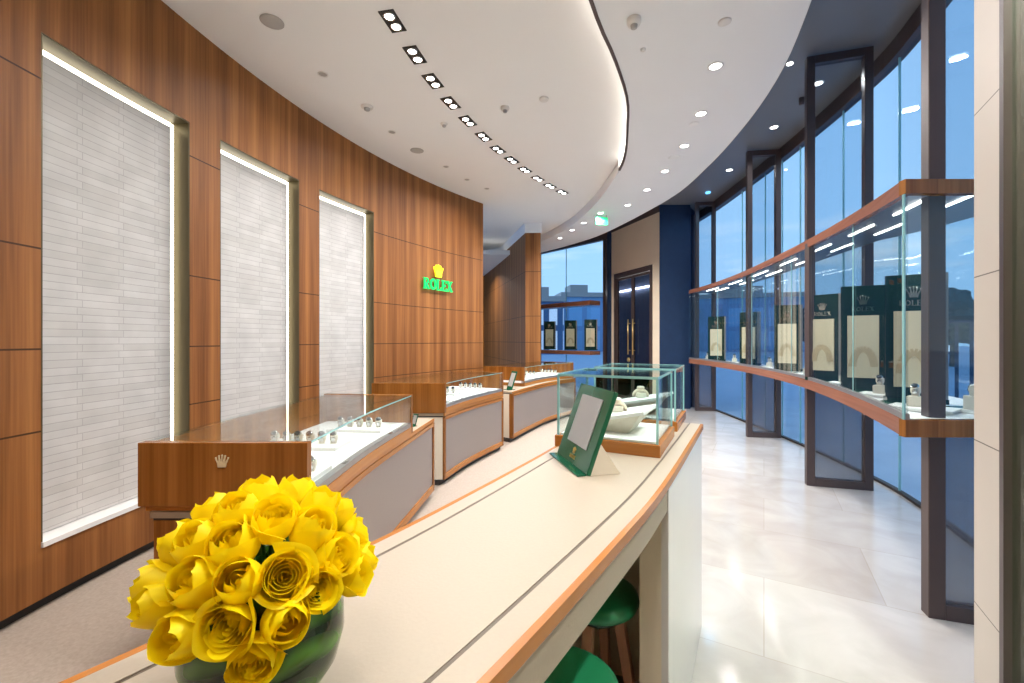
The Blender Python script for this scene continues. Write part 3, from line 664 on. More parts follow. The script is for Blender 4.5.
# ---------------------------------------------------------------- display boards, stands and watches
def make_board(label, cat='display board', group=None):
    t = thing('display_board', label, cat, (0, 0, 0), 0, group)
    m = MB(); m.box(-.14, .14, -.015, .015, .03, .84); m.build('board', M_DKGREEN, t, .002)
    m = MB(); m.box(.141, .165, -.035, .035, .03, .84); m.build('side_panel', M_GREYRAIL, t)
    m = MB(); m.box(-.14, .165, -.05, .05, 0, .03); m.build('foot', M_DKGREEN, t)
    m = MB(); m.box(-.10, .10, -.028, -.016, .10, .60); p = m.build('sand_panel', M_SAND, t)
    m = MB(); Q = Matrix.Translation((0, -.030, .10))
    arc2(m, Q, 0, .08, .070, .15, PI * .02, PI * .98, .05, .004, 14); m.build('relief', M_SANDDK, p)
    m = MB(); crown(m, Matrix.Translation((0, -.02, .685)), .085); m.build('crown_emblem', M_WATCH, t)
    m = MB(); word(m, Matrix.Translation((0, -.018, .635)), 'ROLEX', .036, .002); m.build('lettering', M_WATCH, t)
    return t
def make_watch(label, group):
    t = thing('wrist_watch', label, 'watch', (0, 0, 0), 0, group)
    m = MB(); m.tube([(-.021, 0, .036), (.021, 0, .036)], .019, 14); m.box(-.016, .016, -.016, .016, 0, .022); m.build('cuff_stand', M_CREAM, t)
    m = MB(); P = [(0, .026 * math.cos(a), .036 + .027 * math.sin(a)) for a in [2 * PI * k / 20 for k in range(20)]]; m.tube(P, .006, 8, close=True)
    m.v = [(v[0] * 2.0, v[1], v[2]) for v in m.v]; m.build('bracelet', M_STEEL, t)
    Q = xform((0, -.020, .060), 0, PI / 4); m = MB(); m.lathe([(0, -.004), (.019, -.004), (.021, 0), (.019, .006), (0, .006)], 20, M=Q); c = m.build('watch_case', M_WATCH, t)
    m = MB(); m.lathe([(.0, .0065), (.015, .0065), (.015, .0075), (0, .0075)], 20, M=Q); m.build('dial', M_DIAL, c)
    return t
boards = [(2.9, .30, 'nearest the camera, behind the corner glass edge'), (3.55, .20, 'second from the near corner'), (4.30, .13, 'third from the near corner, beside the mullion'), (5.6, .2, 'fourth from the near corner'), (7.0, .2, 'fifth from the near corner'), (8.35, .17, 'farthest from the camera')]
fl = lengths(FRONT)
def front_at(y):
    for i in range(1, nF):
        if FRONT[i][1] >= y:
            k = (y - FRONT[i-1][1]) / (FRONT[i][1] - FRONT[i-1][1]); return FRONT[i-1][0] + k * (FRONT[i][0] - FRONT[i-1][0])
    return FRONT[-1][0]
first = None; GB = 'green display boards in the curved showcase'
for y, o, d in boards:
    lb = f'dark green display board in the curved showcase, {d}'
    lb = ' '.join(lb.split())
    loc = (front_at(y) + o, y, zled((0, y))); rz = {2.9: -.5, 4.30: -1.0, 7.0: -.9}.get(y, -.5)
    if first is None: first = make_board('', group=GB); first['label'] = lb; first.location = loc; first.rotation_euler = (0, 0, rz)
    else: dup(first, loc, (0, 0, rz), lb, GB)
for px, d in ((556, 'leftmost'), (577, 'middle'), (597, 'rightmost')):
    r = (px - 512) / F
    tt = (r * FW0.y - FW0.x) / (fd.x - r * fd.y); p = fp(tt, .28)
    dup(first, (p[0], p[1], 1.22), (0, 0, -.1), f'dark green display board with sand panel in the far window, {d} of three', 'green display boards in the far window', (1.15, 1.0, 1.0))
# watches and plates on the showcase deck
def rounded_plate(name, label, mat, x, y, z, w, d, h, rz, group, cat='display plate'):
    m = MB(); m.box(-w / 2, w / 2, -d / 2, d / 2, 0, h); o = m.build(name, mat, None, .003); o.location = (x, y, z); o.rotation_euler = (0, 0, rz)
    return tag(o, label, cat, group)
w0 = None; GW = 'watches in the curved showcase'
spotsw = []
near = ['by the near corner', 'between the first and second boards', 'between the second and third boards', 'between the third and fourth boards', 'between the fourth and fifth boards', 'between the last two boards', 'at the far end']
for k, y in enumerate((2.62, 3.2, 3.95, 4.95, 6.2, 7.6, 8.8)):
    x = front_at(y); z = zled((0, y)); a = -1.1 + .05 * y
    rounded_plate('display_plate', f'white raised display plate on the showcase deck {near[k]}', M_FELT, x + .22, y - .02, z, .30, .22, .018, a, 'white plates in the curved showcase')
    rounded_plate('display_plate', f'green display plate lying on the showcase deck {near[k]}', M_GREEN, x + .30, y + .20, z, .24, .14, .010, a, 'green plates in the curved showcase')
    b = rounded_plate('watch_block', f'cream watch block standing on the white plate {near[k]}', M_CREAM, x + .20, y, z + .018, .07, .07, .06, a, 'cream blocks in the curved showcase', 'display block')
    lb = f'steel wrist watch on the cream block {near[k]}'
    if w0 is None: w0 = make_watch(lb, GW); w0.location = (x + .20, y, z + .078); w0.rotation_euler = (0, 0, a)
    else: dup(w0, (x + .20, y, z + .078), (0, 0, a), lb, GW)
# nearest right-hand corner: watch block next to the stone column
rounded_plate('display_plate', 'white raised display plate between the nearest fin and the stone column', M_FELT, 2.66, 2.47, 1.085, .16, .18, .018, 0, 'white plates in the curved showcase')
rounded_plate('display_plate', 'green display plate between the nearest fin and the stone column', M_GREEN, 2.74, 2.66, 1.085, .20, .10, .010, 0, 'green plates in the curved showcase')
rounded_plate('watch_block', 'cream watch block next to the stone column', M_CREAM, 2.63, 2.50, 1.103, .07, .07, .08, .2, 'cream blocks in the curved showcase', 'display block')
dup(w0, (2.63, 2.50, 1.183), (0, 0, .2), 'steel wrist watch on the block next to the stone column', GW)

# far showcase in front of the far window
t = thing('wall_showcase', 'small glass showcase with wooden bands in front of the far window', 'display case', (*fp(0), 0))
T0 = Matrix.Translation(-Vector(t.location))
def fbox(name, mat, t0, t1, o0, o1, z0, z1): m = MB(); bar_f(m, t0, t1, o0, o1, z0, z1); return addc(name, m, mat)
fbox('lower_band', M_BANDWOOD, -.6, FL - .04, .10, .5, 1.10, 1.20); fbox('upper_band', M_BANDWOOD, -.6, FL - .04, .10, .5, 2.44, 2.56)
fbox('glass_pane', M_GLASS, -.6, FL - .04, .485, .495, 1.2, 2.44); fbox('mullion', M_BRONZE, .20, .25, .44, .48, 1.2, 2.44)

# ---------------------------------------------------------------- wooden watch cases along the wall
def case(idx, L, R, BL, BR, label, side):
    """L, R: left/right edge of the glass box; BL, BR: of the body"""
    n = 24; L, R = catmull(L, n), catmull(R, n); BL, BR = catmull(BL, n), catmull(BR, n)
    t = thing('watch_case_table', label, 'display case', (*R[0], 0), 0, 'wooden watch counters along the wood wall')
    T = Matrix.Translation(-Vector(t.location))
    def add(name, mb, mat, par=None, bevel=0): mb.v = [tuple(T @ Vector(p)) for p in mb.v]; return mb.build(name, mat, par or t, bevel)
    mix = lambda A, B, k: [(a[0] + (b[0] - a[0]) * k, a[1] + (b[1] - a[1]) * k) for a, b in zip(A, B)]
    zt = 1.06; zb = .75; e = .035
    # body
    m = MB(); m.strip(offset(BL, .05), offset(BR, -.05), 0, .07); add('plinth', m, M_DARK)
    m = MB(); m.strip(offset(BL, .02), offset(BR, -.022), .07, zb - .04); add('body', m, M_CREAM)
    m = MB(); P = cut(BR, .03, lengths(BR)[-1] - .03, n); m.strip(offset(P, -.02), offset(P, -.012), .13, zb - .07); add('side_panel', m, M_TAUPE)
    m = MB(); m.strip(offset(BR, -.02), BR, .07, .13); add('bottom_rail', m, M_TRIMWOOD)
    m = MB(); m.strip(offset(BR, -.02), BR, zb - .07, zb - .035); add('top_rail', m, M_TRIMWOOD)
    for s0, s1 in ((0, .035), (lengths(BR)[-1] - .035, lengths(BR)[-1])):
        P = cut(BR, s0, s1, 2); m = MB(); m.strip(offset(P, -.06), offset(P, .001), .071, zb - .036); add('corner_post', m, M_CASEWOOD)
    if idx == 0:
        A, B = BL[0], BR[0]; m = MB(); m.box(A[0] + .02, B[0] - .06, A[1] - .004, A[1] + .012, .071, zb - .036); add('end_cladding', m, M_CASEWOOD)
    m = MB(); m.strip(BL, offset(BR, -.012), zb - .028, zb); add('table_top', m, M_LEATHER)
    m = MB(); m.strip(offset(BR, -.012), BR, zb - .028, zb); add('top_edge', m, M_TRIMWOOD)
    m = MB(); m.strip(offset(BL, .015), offset(BR, -.02), zb - .042, zb - .028); add('shadow_gap', m, M_DARK)
    # glass box
    zf = zb + .004
    m = MB(); m.strip(offset(L, .03), offset(R, -.045), zf + .051, zf + .085); add('felt_bed', m, M_FELT)
    m = MB(); m.strip(offset(R, -.045), offset(R, -.004), zf + .051, zf + .084); add('grey_rail', m, M_GREYRAIL)
    for k in (.28, .72):
        p = at_len(R, lengths(R), lengths(R)[-1] * k); q = at_len(R, lengths(R), lengths(R)[-1] * k + .06); P = offset([p, q], -.012)
        m = MB(); m.strip(offset(P, -.02), P, zf + .076, zf + .086); add('lock', m, M_STEEL)
    def ends(k0, k1, name):
        A = [at_len(L, lengths(L), lengths(L)[-1] * k) for k in (k0, k1)]; B = [at_len(R, lengths(R), lengths(R)[-1] * k) for k in (k0, k1)]
        lr = lengths(R)[-1]
        m = MB(); m.strip(A, B, zf + (.033 if idx == 0 and k0 == 0 else 0), zt); return add(name, m, M_CASEWOOD, bevel=.002)
    lr = lengths(R)[-1]
    ep = ends(0, .04 / lr, 'end_panel'); ends(1 - .04 / lr, 1, 'end_panel')
    Li = cut(L, .042, lengths(L)[-1] - .042, n); Ri = cut(R, .042, lr - .042, n)
    m = MB(); m.strip(Li, Ri, zf, zf + .05); add('tray_frame', m, M_TRIMWOOD)
    m = MB(); m.strip(Li, offset(Li, .025), zf + .05, zt - .012); add('back_panel', m, M_CASEWOOD)
    m = MB(); m.strip(Li, Ri, zt - .010, zt - .002); add('glass_top', m, M_GLASS)
    m = MB(); m.strip(offset(Ri, -.012), offset(Ri, -.004), zf + .076, zt - .010); add('glass_front', m, M_GLASS)
    m = MB(); m.strip(offset(Ri, -.006), offset(Ri, .001), zt - .008, zt - .002); add('glass_edge', m, M_EDGE)
    # crown on the near end panel
    c0 = ((L[0][0] + R[0][0]) / 2, (L[0][1] + R[0][1]) / 2); a = math.atan2(R[0][1] - L[0][1], R[0][0] - L[0][0])
    if idx == 0: m = MB(); crown(m, xform((c0[0] + .0 * math.sin(a), c0[1] - .002, .955), a), .062); add('crown_emblem', m, M_PALEGOLD)
    # watches and trays
    zfelt = zf + .085
    G = f'watches in the {side} wooden case'
    for k, (u, v, ww) in enumerate(((.16, .70, .34), (.50, .42, .50), (.80, .60, .40))):
        A = at_len(L, lengths(L), lengths(L)[-1] * u); B = at_len(R, lengths(R), lr * u); x, y = A[0] + (B[0] - A[0]) * v, A[1] + (B[1] - A[1]) * v
        A2 = at_len(L, lengths(L), lengths(L)[-1] * (u + .02)); rz = math.atan2(B[1] - A[1], B[0] - A[0])
        where = ('near', 'middle', 'far')[k]
        rounded_plate('watch_tray', f'white watch tray lying in the {where} part of the {side} case', M_FELT, x, y, zfelt, ww, .22, .022, rz, 'white trays in the wooden cases', 'tray')
        for j in range((4, 6, 5)[k]):
            nn = (4, 6, 5)[k]; q = (j - (nn - 1) / 2) * ww / nn * .9
            dup(w0, (x + q * math.cos(rz), y + q * math.sin(rz), zfelt + .022), (0, 0, rz + .2), f'steel wrist watch, {("first", "second", "third", "fourth", "fifth", "sixth")[j]} from left on the {where} tray of the {side} case', G)
    return t
case(0, [(-1.60, 1.88), (-1.60, 2.7), (-1.53, 3.63)], [(-.875, 1.88), (-.87, 2.7), (-.80, 3.55)],
     [(-1.58, 1.92), (-1.58, 2.8), (-1.42, 4.25)], [(-.885, 1.92), (-.88, 2.7), (-.80, 3.6), (-.74, 4.20)],
     'nearest wooden watch counter with a glass-topped box, behind the yellow roses', 'nearest')
case(1, [(-1.43, 4.48), (-1.24, 5.4), (-.86, 6.4)], [(-.685, 4.48), (-.46, 5.2), (-.115, 6.0)],
     [(-1.36, 4.50), (-1.20, 5.4), (-.84, 6.38)], [(-.69, 4.50), (-.465, 5.2), (-.115, 5.98)],
     'middle wooden watch counter with a glass-topped box and taupe side', 'middle')
case(2, [(-.48, 7.45), (-.05, 8.3), (.55, 9.1)], [(.19, 7.07), (.60, 7.9), (1.22, 8.72)],
     [(-.60, 6.85), (-.40, 7.5), (-.03, 8.3), (.55, 9.08)], [(.014, 6.38), (.27, 7.0), (.68, 7.87), (1.26, 8.70)],
     'farthest wooden watch counter with a glass-topped box, before the wood pillar', 'farthest')
def small_stand(x, y, z, rz, label, s=1.0):
    t = thing('card_stand', label, 'display stand', (x, y, z), rz, 'small green card stands on the case ends'); t.scale = (s, s, s)
    m = MB(); m.box(-.05, .05, -.04, .04, 0, .006); m.build('foot', M_GREEN, t)
    m = MB(); m.box(-.05, .05, -.003, .003, 0, .19, xform((0, 0, .006), 0, -.35)); m.build('card', M_GREEN, t)
    m = MB(); m.box(-.036, .036, -.006, -.0035, .03, .17, xform((0, 0, .006), 0, -.35)); m.build('card_face', M_SCREEN, t)
small_stand(-.86, 3.83, .75, -.6, 'small green card stand on the ledge of the nearest counter', .55)
small_stand(-.04, 6.62, .75, -1.0, 'small green card stand on the ledge before the farthest counter box', 1.5)

# ---------------------------------------------------------------- curved counter in front
CLt = catmull([(-1.35, -.50), (-.95, .03), (-.583, .564), (-.345, .90), (-.157, 1.21), (.178, 1.826), (.50, 2.50)], 40)
CRt = catmull([(-.80, -.56), (-.42, .0), (-.030, .564), (.243, .975), (.405, 1.23), (.602, 1.575), (1.0, 2.30)], 40)
ct = thing('counter', 'long curved cream leather counter with orange wood edges, under the vase and glass boxes', 'counter', (0, 1.2, 0))
T0 = Matrix.Translation(-Vector(ct.location))
def addk(name, mb, mat, bevel=0): mb.v = [tuple(T0 @ Vector(p)) for p in mb.v]; return mb.build(name, mat, ct, bevel)
def L_(d): return offset(CLt, d)
def R_(d): return offset(CRt, -d)
m = MB(); m.strip(CLt, L_(.014), 1.034, 1.06); addk('wood_edge', m, M_TRIMWOOD)
m = MB(); m.strip(R_(.014), CRt, 1.034, 1.06); addk('wood_edge', m, M_TRIMWOOD)
m = MB(); m.strip(L_(.014), L_(.058), 1.02, 1.0598); addk('border_strip', m, M_LEATHER)
m = MB(); m.strip(R_(.062), R_(.014), 1.02, 1.0598); addk('border_strip', m, M_LEATHER)
m = MB(); m.strip(L_(.058), L_(.066), 1.02, 1.0585); addk('inlay_line', m, M_INLAY)
m = MB(); m.strip(R_(.070), R_(.062), 1.02, 1.0585); addk('inlay_line', m, M_INLAY)
m = MB(); m.strip(L_(.066), R_(.070), 1.02, 1.0598); addk('leather_top', m, M_LEATHER)
m = MB(); m.strip(R_(.05), R_(.012), .95, 1.033); addk('apron', m, M_LEATHER)
m = MB(); m.strip(L_(.014), L_(.08), .05, 1.02); addk('body', m, M_BEIGEPANEL)
m = MB(); m.strip(L_(.02), L_(.07), 0, .05); addk('plinth', m, M_DARK)
# end pedestal, flush with the counter edge
i0 = next(i for i, p in enumerate(CRt) if p[1] > 1.41)
m = MB(); m.strip(R_(.10)[i0:], R_(.03)[i0:], .001, 1.02); addk('pedestal', m, M_BEIGEPANEL)
k0 = next(i for i, p in enumerate(CRt) if p[1] > 1.80)
m = MB(); m.strip(L_(.082)[k0:], R_(.102)[k0:], .001, 1.019); addk('end_cabinet', m, M_BEIGEPANEL)
m = MB(); m.strip(R_(.03)[i0:], R_(.008)[i0:], .001, 1.0195); addk('white_side_panel', m, M_WHITEPANEL)

# stools
def stool(loc, rz, label, src=None):
    if src: return dup(src, loc, (0, 0, rz), label, 'green stools under the counter')
    t = thing('bar_stool', label, 'stool', loc, rz, 'green stools under the counter')
    m = MB(); m.lathe([(0, .545), (.125, .545), (.145, .553), (.152, .57), (.148, .588), (.13, .598), (.06, .603), (0, .604)], 48); m.build('seat', M_STOOLGREEN, t)
    m = MB(); m.lathe([(0, .515), (.10, .515), (.115, .53), (.115, .544), (0, .544)], 32); m.build('seat_base', M_DKGREEN, t)
    for k in range(4):
        a = PI / 4 + k * PI / 2; c, s = math.cos(a), math.sin(a); m = MB()
        Q = [(c * r - s * q, s * r + c * q) for r, q in ((-.018, -.018), (.018, -.018), (.018, .018), (-.018, .018))]
        A = [(x + c * .17, y + s * .17, 0) for x, y in [(q[0] * .8, q[1] * .8) for q in Q]]; B = [(x + c * .085, y + s * .085, .52) for x, y in Q]
        m.face(A[::-1]); m.face(B)
        for i in range(4): j = (i + 1) % 4; m.face([A[i], A[j], B[j], B[i]])
        m.build('leg', M_STOOLWOOD, t, .003)
    m = MB(); m.tube([(.145 * math.cos(2 * PI * k / 32), .145 * math.sin(2 * PI * k / 32), .17) for k in range(32)], .008, 8, close=True); m.build('foot_ring', M_BRONZE, t)
    return t
st = stool((.305, 1.60, 0), .3, 'green round stool tucked under the counter, the farther one')
stool((.135, 1.17, 0), .5, 'green round stool at the bottom edge, the nearer one', st)

# glass vitrines on the counter
vd = Vector((.455, .89)).normalized(); vn = Vector((vd.y, -vd.x))      # vd away along the counter, vn to the right
def vitrine(px, py, w, d, label):
    rz = math.atan2(vn.y, vn.x); t = thing('glass_vitrine', label, 'display case', (px, py, 1.06), rz, 'glass vitrines on the counter')
    m = MB(); m.box(0, w, 0, d, 0, .046); m.build('wood_base', M_TRIMWOOD, t, .002)
    m = MB(); m.box(.02, w - .02, .02, d - .02, .046, .054); m.build('felt_bed', M_FELT, t)
    h = .30; g = .006; a, b, c, e = .012, w - .012, .012, d - .012
    for q in ((a, b, c, c + g), (a, b, e - g, e), (a, a + g, c + g, e - g), (b - g, b, c + g, e - g)):
        m = MB(); m.box(q[0], q[1], q[2], q[3], .046, h - g); m.build('glass_pane', M_GLASS, t)
    m = MB(); m.box(a, b, c, e, h - g, h); m.build('glass_top', M_GLASS, t)
    m = MB(); k = .004
    for x, y in ((a, c), (b, c), (a, e), (b, e)): m.box(x - k, x + k, y - k, y + k, .047, h)
    m.box(a, b, c - k, c + .001, h - .009, h + .001); m.box(a, b, e - .001, e + k, h - .009, h + .001); m.box(a - k, a + .001, c, e, h - .009, h + .001); m.box(b - .001, b + k, c, e, h - .009, h + .001)
    m.build('glass_edge', M_EDGE, t); return t, rz
def ramp(px, py, rz, w, d, label):
    t = thing('display_ramp', label, 'display stand', (px, py, 1.1145), rz, 'slanted cream stands in the vitrines')
    m = MB()                                                     # wedge foot, narrower at the bottom
    A = [(-w * .28, -d * .25, 0), (w * .22, -d * .25, 0), (w * .22, d * .25, 0), (-w * .28, d * .25, 0)]
    B = [(-w * .44, -d * .42, .030), (w * .42, -d * .42, .085), (w * .42, d * .42, .085), (-w * .44, d * .42, .030)]
    m.face(A[::-1]); m.face(B)
    for i in range(4): j = (i + 1) % 4; m.face([A[i], A[j], B[j], B[i]])
    m.build('foot', M_CREAM, t)
    m = MB(); an = math.atan2(.055, w * .86); m.box(-w * .5, w * .5, -d * .5, d * .5, 0, .014, xform((0, 0, .0585), 0, 0, -an)); m.build('slab', M_FELT, t, .002)
    return t
def cuff(px, py, pz, rz, label):
    t = thing('bracelet_watch', label, 'watch', (px, py, pz), rz, 'gold-toned watches in the vitrines')
    m = MB(); m.tube([(.036 * math.cos(a), 0, .006 + .034 * math.sin(a)) for a in [PI * k / 16 for k in range(17)]], [.010] * 17, 10)
    m.v = [(v[0], v[1] * 1.9, v[2]) for v in m.v]; m.build('bracelet', plain('rose_gold', (.80, .66, .52), .4, .3), t)
    m = MB(); m.box(-.026, .026, -.022, .022, 0, .028); m.build('pillow', M_CREAM, t, .006)
    m = MB(); Q = xform((0, 0, .05), 0, .15); m.lathe([(0, 0), (.019, 0), (.021, .003), (.018, .008), (0, .008)], 20, M=Q); c = m.build('watch_case', MATS['rose_gold'], t)
    m = MB(); m.lathe([(0, .0085), (.014, .0085), (.014, .009), (0, .009)], 20, M=Q); m.build('dial', M_CREAM, c)
v1, rzv = vitrine(.177, 1.826, .42, .42, 'near glass vitrine on the counter, behind the green stand')
P1 = Vector((.177, 1.826)) + vn * .425 + vd * .01
B2 = Vector((.177, 1.826)) + vd * .53
vitrine(B2.x, B2.y, .42, .40, 'far glass vitrine at the end of the counter')
for k, (q, nm) in enumerate(((Vector((.177, 1.826)), 'near'), (B2, 'far'))):
    c = q + vn * .21 + vd * .20
    ramp(c.x, c.y, rzv - .05, .30, .26, f'slanted cream stand inside the {nm} glass vitrine')
    cuff(c.x, c.y, 1.1145 + .075, rzv + .3, f'rose-gold toned watch on the slanted stand in the {nm} vitrine')

# green leaning stand
BLp, BRp = Vector((.173, 1.703, 1.061)), Vector((.2386, 1.418, 1.061))
t = thing('leaning_display', 'emerald green leaning stand with a grey card before the glass vitrine', 'display stand', tuple((BLp + BRp) / 2))
xax = (BRp - BLp).normalized(); back = Vector((.97, .23, 0)).normalized(); up = (back * .10 + Vector((0, 0, .27))).normalized(); H = .288; Wd = (BRp - BLp).length
nrm = xax.cross(up)
if nrm.x > 0: nrm = -nrm                                       # towards the viewer
M4 = Matrix(((xax.x, -nrm.x, up.x, 0), (xax.y, -nrm.y, up.y, 0), (xax.z, -nrm.z, up.z, 0), (0, 0, 0, 1)))
m = MB(); m.box(-Wd / 2, Wd / 2, 0, .016, .003, H, M4); m.build('board', M_GREEN, t, .002)
m = MB(); m.box(-Wd * .30, Wd * .31, -.003, 0, H * .25, H * .87, M4); m.build('card', M_SCREEN, t)
m = MB(); crown(m, M4 @ Matrix.Translation((0, -.001, H * .135)), .026); m.build('crown_emblem', M_GOLD, t)
m = MB(); word(m, M4 @ Matrix.Translation((0, -.001, H * .075)), 'ROLEX', .012, .001); m.build('lettering', M_GOLD, t)
a = xax * (Wd / 2); m = MB(); k = back * .016
A0 = -a + k; A1 = a + k; A2 = a + back * .12; A3 = -a + back * .12; T2 = back * .052 + Vector((0, 0, .10))
A0, A1, A2, A3 = [p + Vector((0, 0, .0)) for p in (A0, A1, A2, A3)]
m.face([tuple(A1), tuple(A2), tuple(a * 1 + T2)]); m.face([tuple(A3), tuple(A0), tuple(-a + T2)]); m.face([tuple(A2), tuple(A3), tuple(-a + T2), tuple(a + T2)]); m.face([tuple(A0), tuple(A1), tuple(a + T2), tuple(-a + T2)]); m.face([tuple(A0), tuple(A3), tuple(A2), tuple(A1)])
m.build('easel_foot', M_CREAM, t)
m = MB(); q = back * -.03; Z = Vector((0, 0, .004)); P = [-a + q, a + q, a, -a]; m.face([tuple(p + Z) for p in P]); m.face([tuple(p) for p in P[::-1]])
for i in range(4): j = (i + 1) % 4; m.face([tuple(P[i]), tuple(P[j]), tuple(P[j] + Z), tuple(P[i] + Z)])
m.build('front_lip', M_GREEN, t)

# ---------------------------------------------------------------- vase of yellow roses
VX, VY = -.306, .548
t = thing('flower_vase', 'round dark green leaf-lined glass vase holding the yellow roses', 'vase', (VX, VY, 1.0605))
prof = [(0, 0), (.045, 0), (.066, .012), (.083, .038), (.091, .070), (.090, .100), (.080, .128), (.066, .146), (.062, .152)]
m = MB(); m.lathe(prof, 64); m.build('bowl', M_VASE, t)
m = MB(); m.lathe([(.062, .152), (.064, .158), (.058, .158), (.056, .15), (.056, .12)], 64); m.build('rim', M_VASE, t)
m = MB(); m.lathe([(0, .120), (.055, .120)], 32); m.build('foam', M_LEAF, t)

def petal_mesh(th, hw, R, h, close, flare, seed=0, tip=.10, lean=0.0, m=None):
    """one cupped petal wrapped round an egg-shaped bud: th centre angle, hw half width angle,
    R bulge radius, h height, close top radius / R, flare how far the lip turns outward"""
    rr = random.Random(seed); nu, nv = 14, 14; m = m or MB(); G = []; ph = rr.uniform(0, 6)
    for j in range(nv + 1):
        v = j / nv; row = []
        for i in range(nu + 1):
            u = -1 + 2 * i / nu
            H = 1 - .24 * abs(u) ** 4 + tip * max(0, 1 - abs(u) * 1.6) ** 2
            q = v * H                                            # height fraction on the egg
            rad = R * (math.sin(min(1, q / .52) * PI / 2) ** .75 if q < .52 else 1 - (1 - close) * ((q - .52) / .48) ** 1.7)
            lip = max(0, v - .72) / .28
            edge = abs(u) ** 4
            rad += flare * lip ** 2 * (.75 + .5 * edge) + flare * .35 * edge * v + .0006 * math.sin(u * 5 + ph) * v + lean * v * v
            a = th + u * hw * (.55 + .45 * math.sin(min(1, v * 1.8) * PI / 2))
            row.append((rad * math.cos(a), rad * math.sin(a), h * q - flare * .75 * lip ** 2.2))
        G.append(row)
    for j in range(nv):
        for i in range(nu): m.face([G[j][i], G[j][i + 1], G[j + 1][i + 1], G[j + 1][i]], smooth=True)
    return m
def make_rose(kind, label):
    """kind 0 closed bud, 1 half open, 2 open"""
    t = thing('yellow_rose', label, 'flower', (0, 0, 0), 0, 'yellow roses in the vase')
    n = (7, 12, 15)[kind]; m = MB()
    for k in range(n):
        q = (k + 1) / n; close = (.55, .72, .88)[kind] if q > .25 else .6
        petal_mesh(k * 2.2 + .3 * q, 1.45 - .35 * q, .003 + .021 * q, (.049, .047, .045)[kind] - .004 * (1 - q) * kind + .0015 * q, close, (.0, .0016, .0028)[kind] * (.3 + q), k, .04, 0, m)
    m.build('bud', M_PETAL, t)
    no = (5, 5, 5)[kind]
    for k in range(no):
        lay = k / (no - 1)
        petal_mesh(k * 2.4 + .4, 1.32 - .08 * kind, .0265 + .0045 * lay, .057 - .006 * lay * (.5 + kind * .5), (.62, .80, .92)[kind] + .16 * lay, (.0015, .004, .006)[kind] * (.4 + lay), 30 + k, .09, .002 * lay).build('petal', M_PETAL, t)
    m = MB(); m.lathe([(0, -.008), (.006, -.006), (.010, 0), (.008, .004)], 12)
    for k in range(5):
        a = k * 2 * PI / 5; c, sn = math.cos(a), math.sin(a)
        m.face([(c * .009 - sn * .004, sn * .009 + c * .004, 0), (c * .009 + sn * .004, sn * .009 - c * .004, 0), (c * .026, sn * .026, .010)])
    m.build('calyx', M_LEAF, t)
    m = MB(); m.tube([(0, 0, -.006), (0, 0, -.05)], .003, 8); m.build('stem', M_LEAF, t)
    return t
BC = Vector((VX, VY + .002, 1.190))
# (px, py, kind, scale, tilt of the head outwards, label)
RS = [
 (240, 508, 0, 1.15, 'upper left shoulder of the bouquet, tall bud'), (266, 492, 0, 1.15, 'top of the bouquet left of centre'), (205, 512, 0, 1.05, 'upper left, pointed outer petal'),
 (293, 490, 0, 1.05, 'top centre of the bouquet'), (318, 498, 0, 1.0, 'top of the bouquet right of centre'), (346, 510, 0, 1.0, 'upper right shoulder of the bouquet'),
 (366, 524, 1, .85, 'right edge of the bouquet, small tilted bloom'), (170, 541, 0, 1.05, 'left shoulder, ragged petal tips'), (206, 545, 0, 1.1, 'left of centre, broad smooth petal'),
 (242, 548, 0, 1.1, 'centre left, tall closed bud'), (270, 531, 1, 1.2, 'centre of the bouquet, large upright bloom'), (310, 535, 0, 1.15, 'centre right, tall smooth bud'),
 (330, 557, 1, 1.1, 'right of centre, bloom showing its spiral'), (352, 570, 1, .9, 'lower right, side-facing bloom'), (364, 551, 0, .75, 'far right, small bud half hidden'),
 (155, 574, 0, 1.2, 'left edge of the bouquet, widest bud'), (196, 576, 0, 1.15, 'middle left, cupped petal like a shell'), (236, 577, 0, .95, 'centre, narrow bud between two blooms'),
 (279, 581, 2, 1.1, 'middle, tilted bloom with open spiral'), (311, 594, 2, .75, 'lower right, small round bloom'), (150, 600, 0, .85, 'lower left edge, half hidden bud'),
 (184, 617, 0, 1.2, 'bottom left, large drooping bud'), (233, 610, 2, 1.1, 'bottom centre, open bloom facing forward'), (262, 640, 1, 1.05, 'lowest rose, hanging over the vase'), (293, 612, 0, 1.0, 'bottom right, broad smooth petal'),
]
protos = {}
def place_rose(p3, kind, sc, direction, spin, lb):
    rot = direction.to_track_quat('Z', 'Y').to_euler()
    q = direction.to_track_quat('Z', 'Y').to_matrix().to_4x4() @ Matrix.Rotation(spin, 4, 'Z'); e = q.to_euler()
    if kind not in protos:
        r = make_rose(kind, lb); r.location = p3; r.rotation_euler = e; r.scale = (sc,) * 3; protos[kind] = r; return r
    return dup(protos[kind], p3, e, lb, 'yellow roses in the vase', (sc,) * 3)
def ray_sphere(px, py, c, r):
    d = Vector(((px - 512) / F, 1, (340 - py) / F)).normalized(); o = Vector((0, 0, CAM_H)); oc = o - c; b = oc.dot(d); q = oc.dot(oc) - r * r; D = b * b - q
    if D < 0: return o + d * (-b)
    return o + d * (-b - math.sqrt(D))
rr = random.Random(3)
heads = [ray_sphere(px, py, BC, .118) for px, py, kd, sc, lb in RS]
for it in range(40):                                            # let the crowded heads push one another apart
    for i in range(len(heads)):
        for j in range(i):
            q = heads[i] - heads[j]; need = .0215 * (RS[i][3] ** .5 + RS[j][3] ** .5)
            if 1e-6 < q.length < need:
                q = q.normalized() * (need - q.length) * .25; heads[i] += q; heads[j] -= q
    heads = [BC + (h - BC).normalized() * .118 for h in heads]
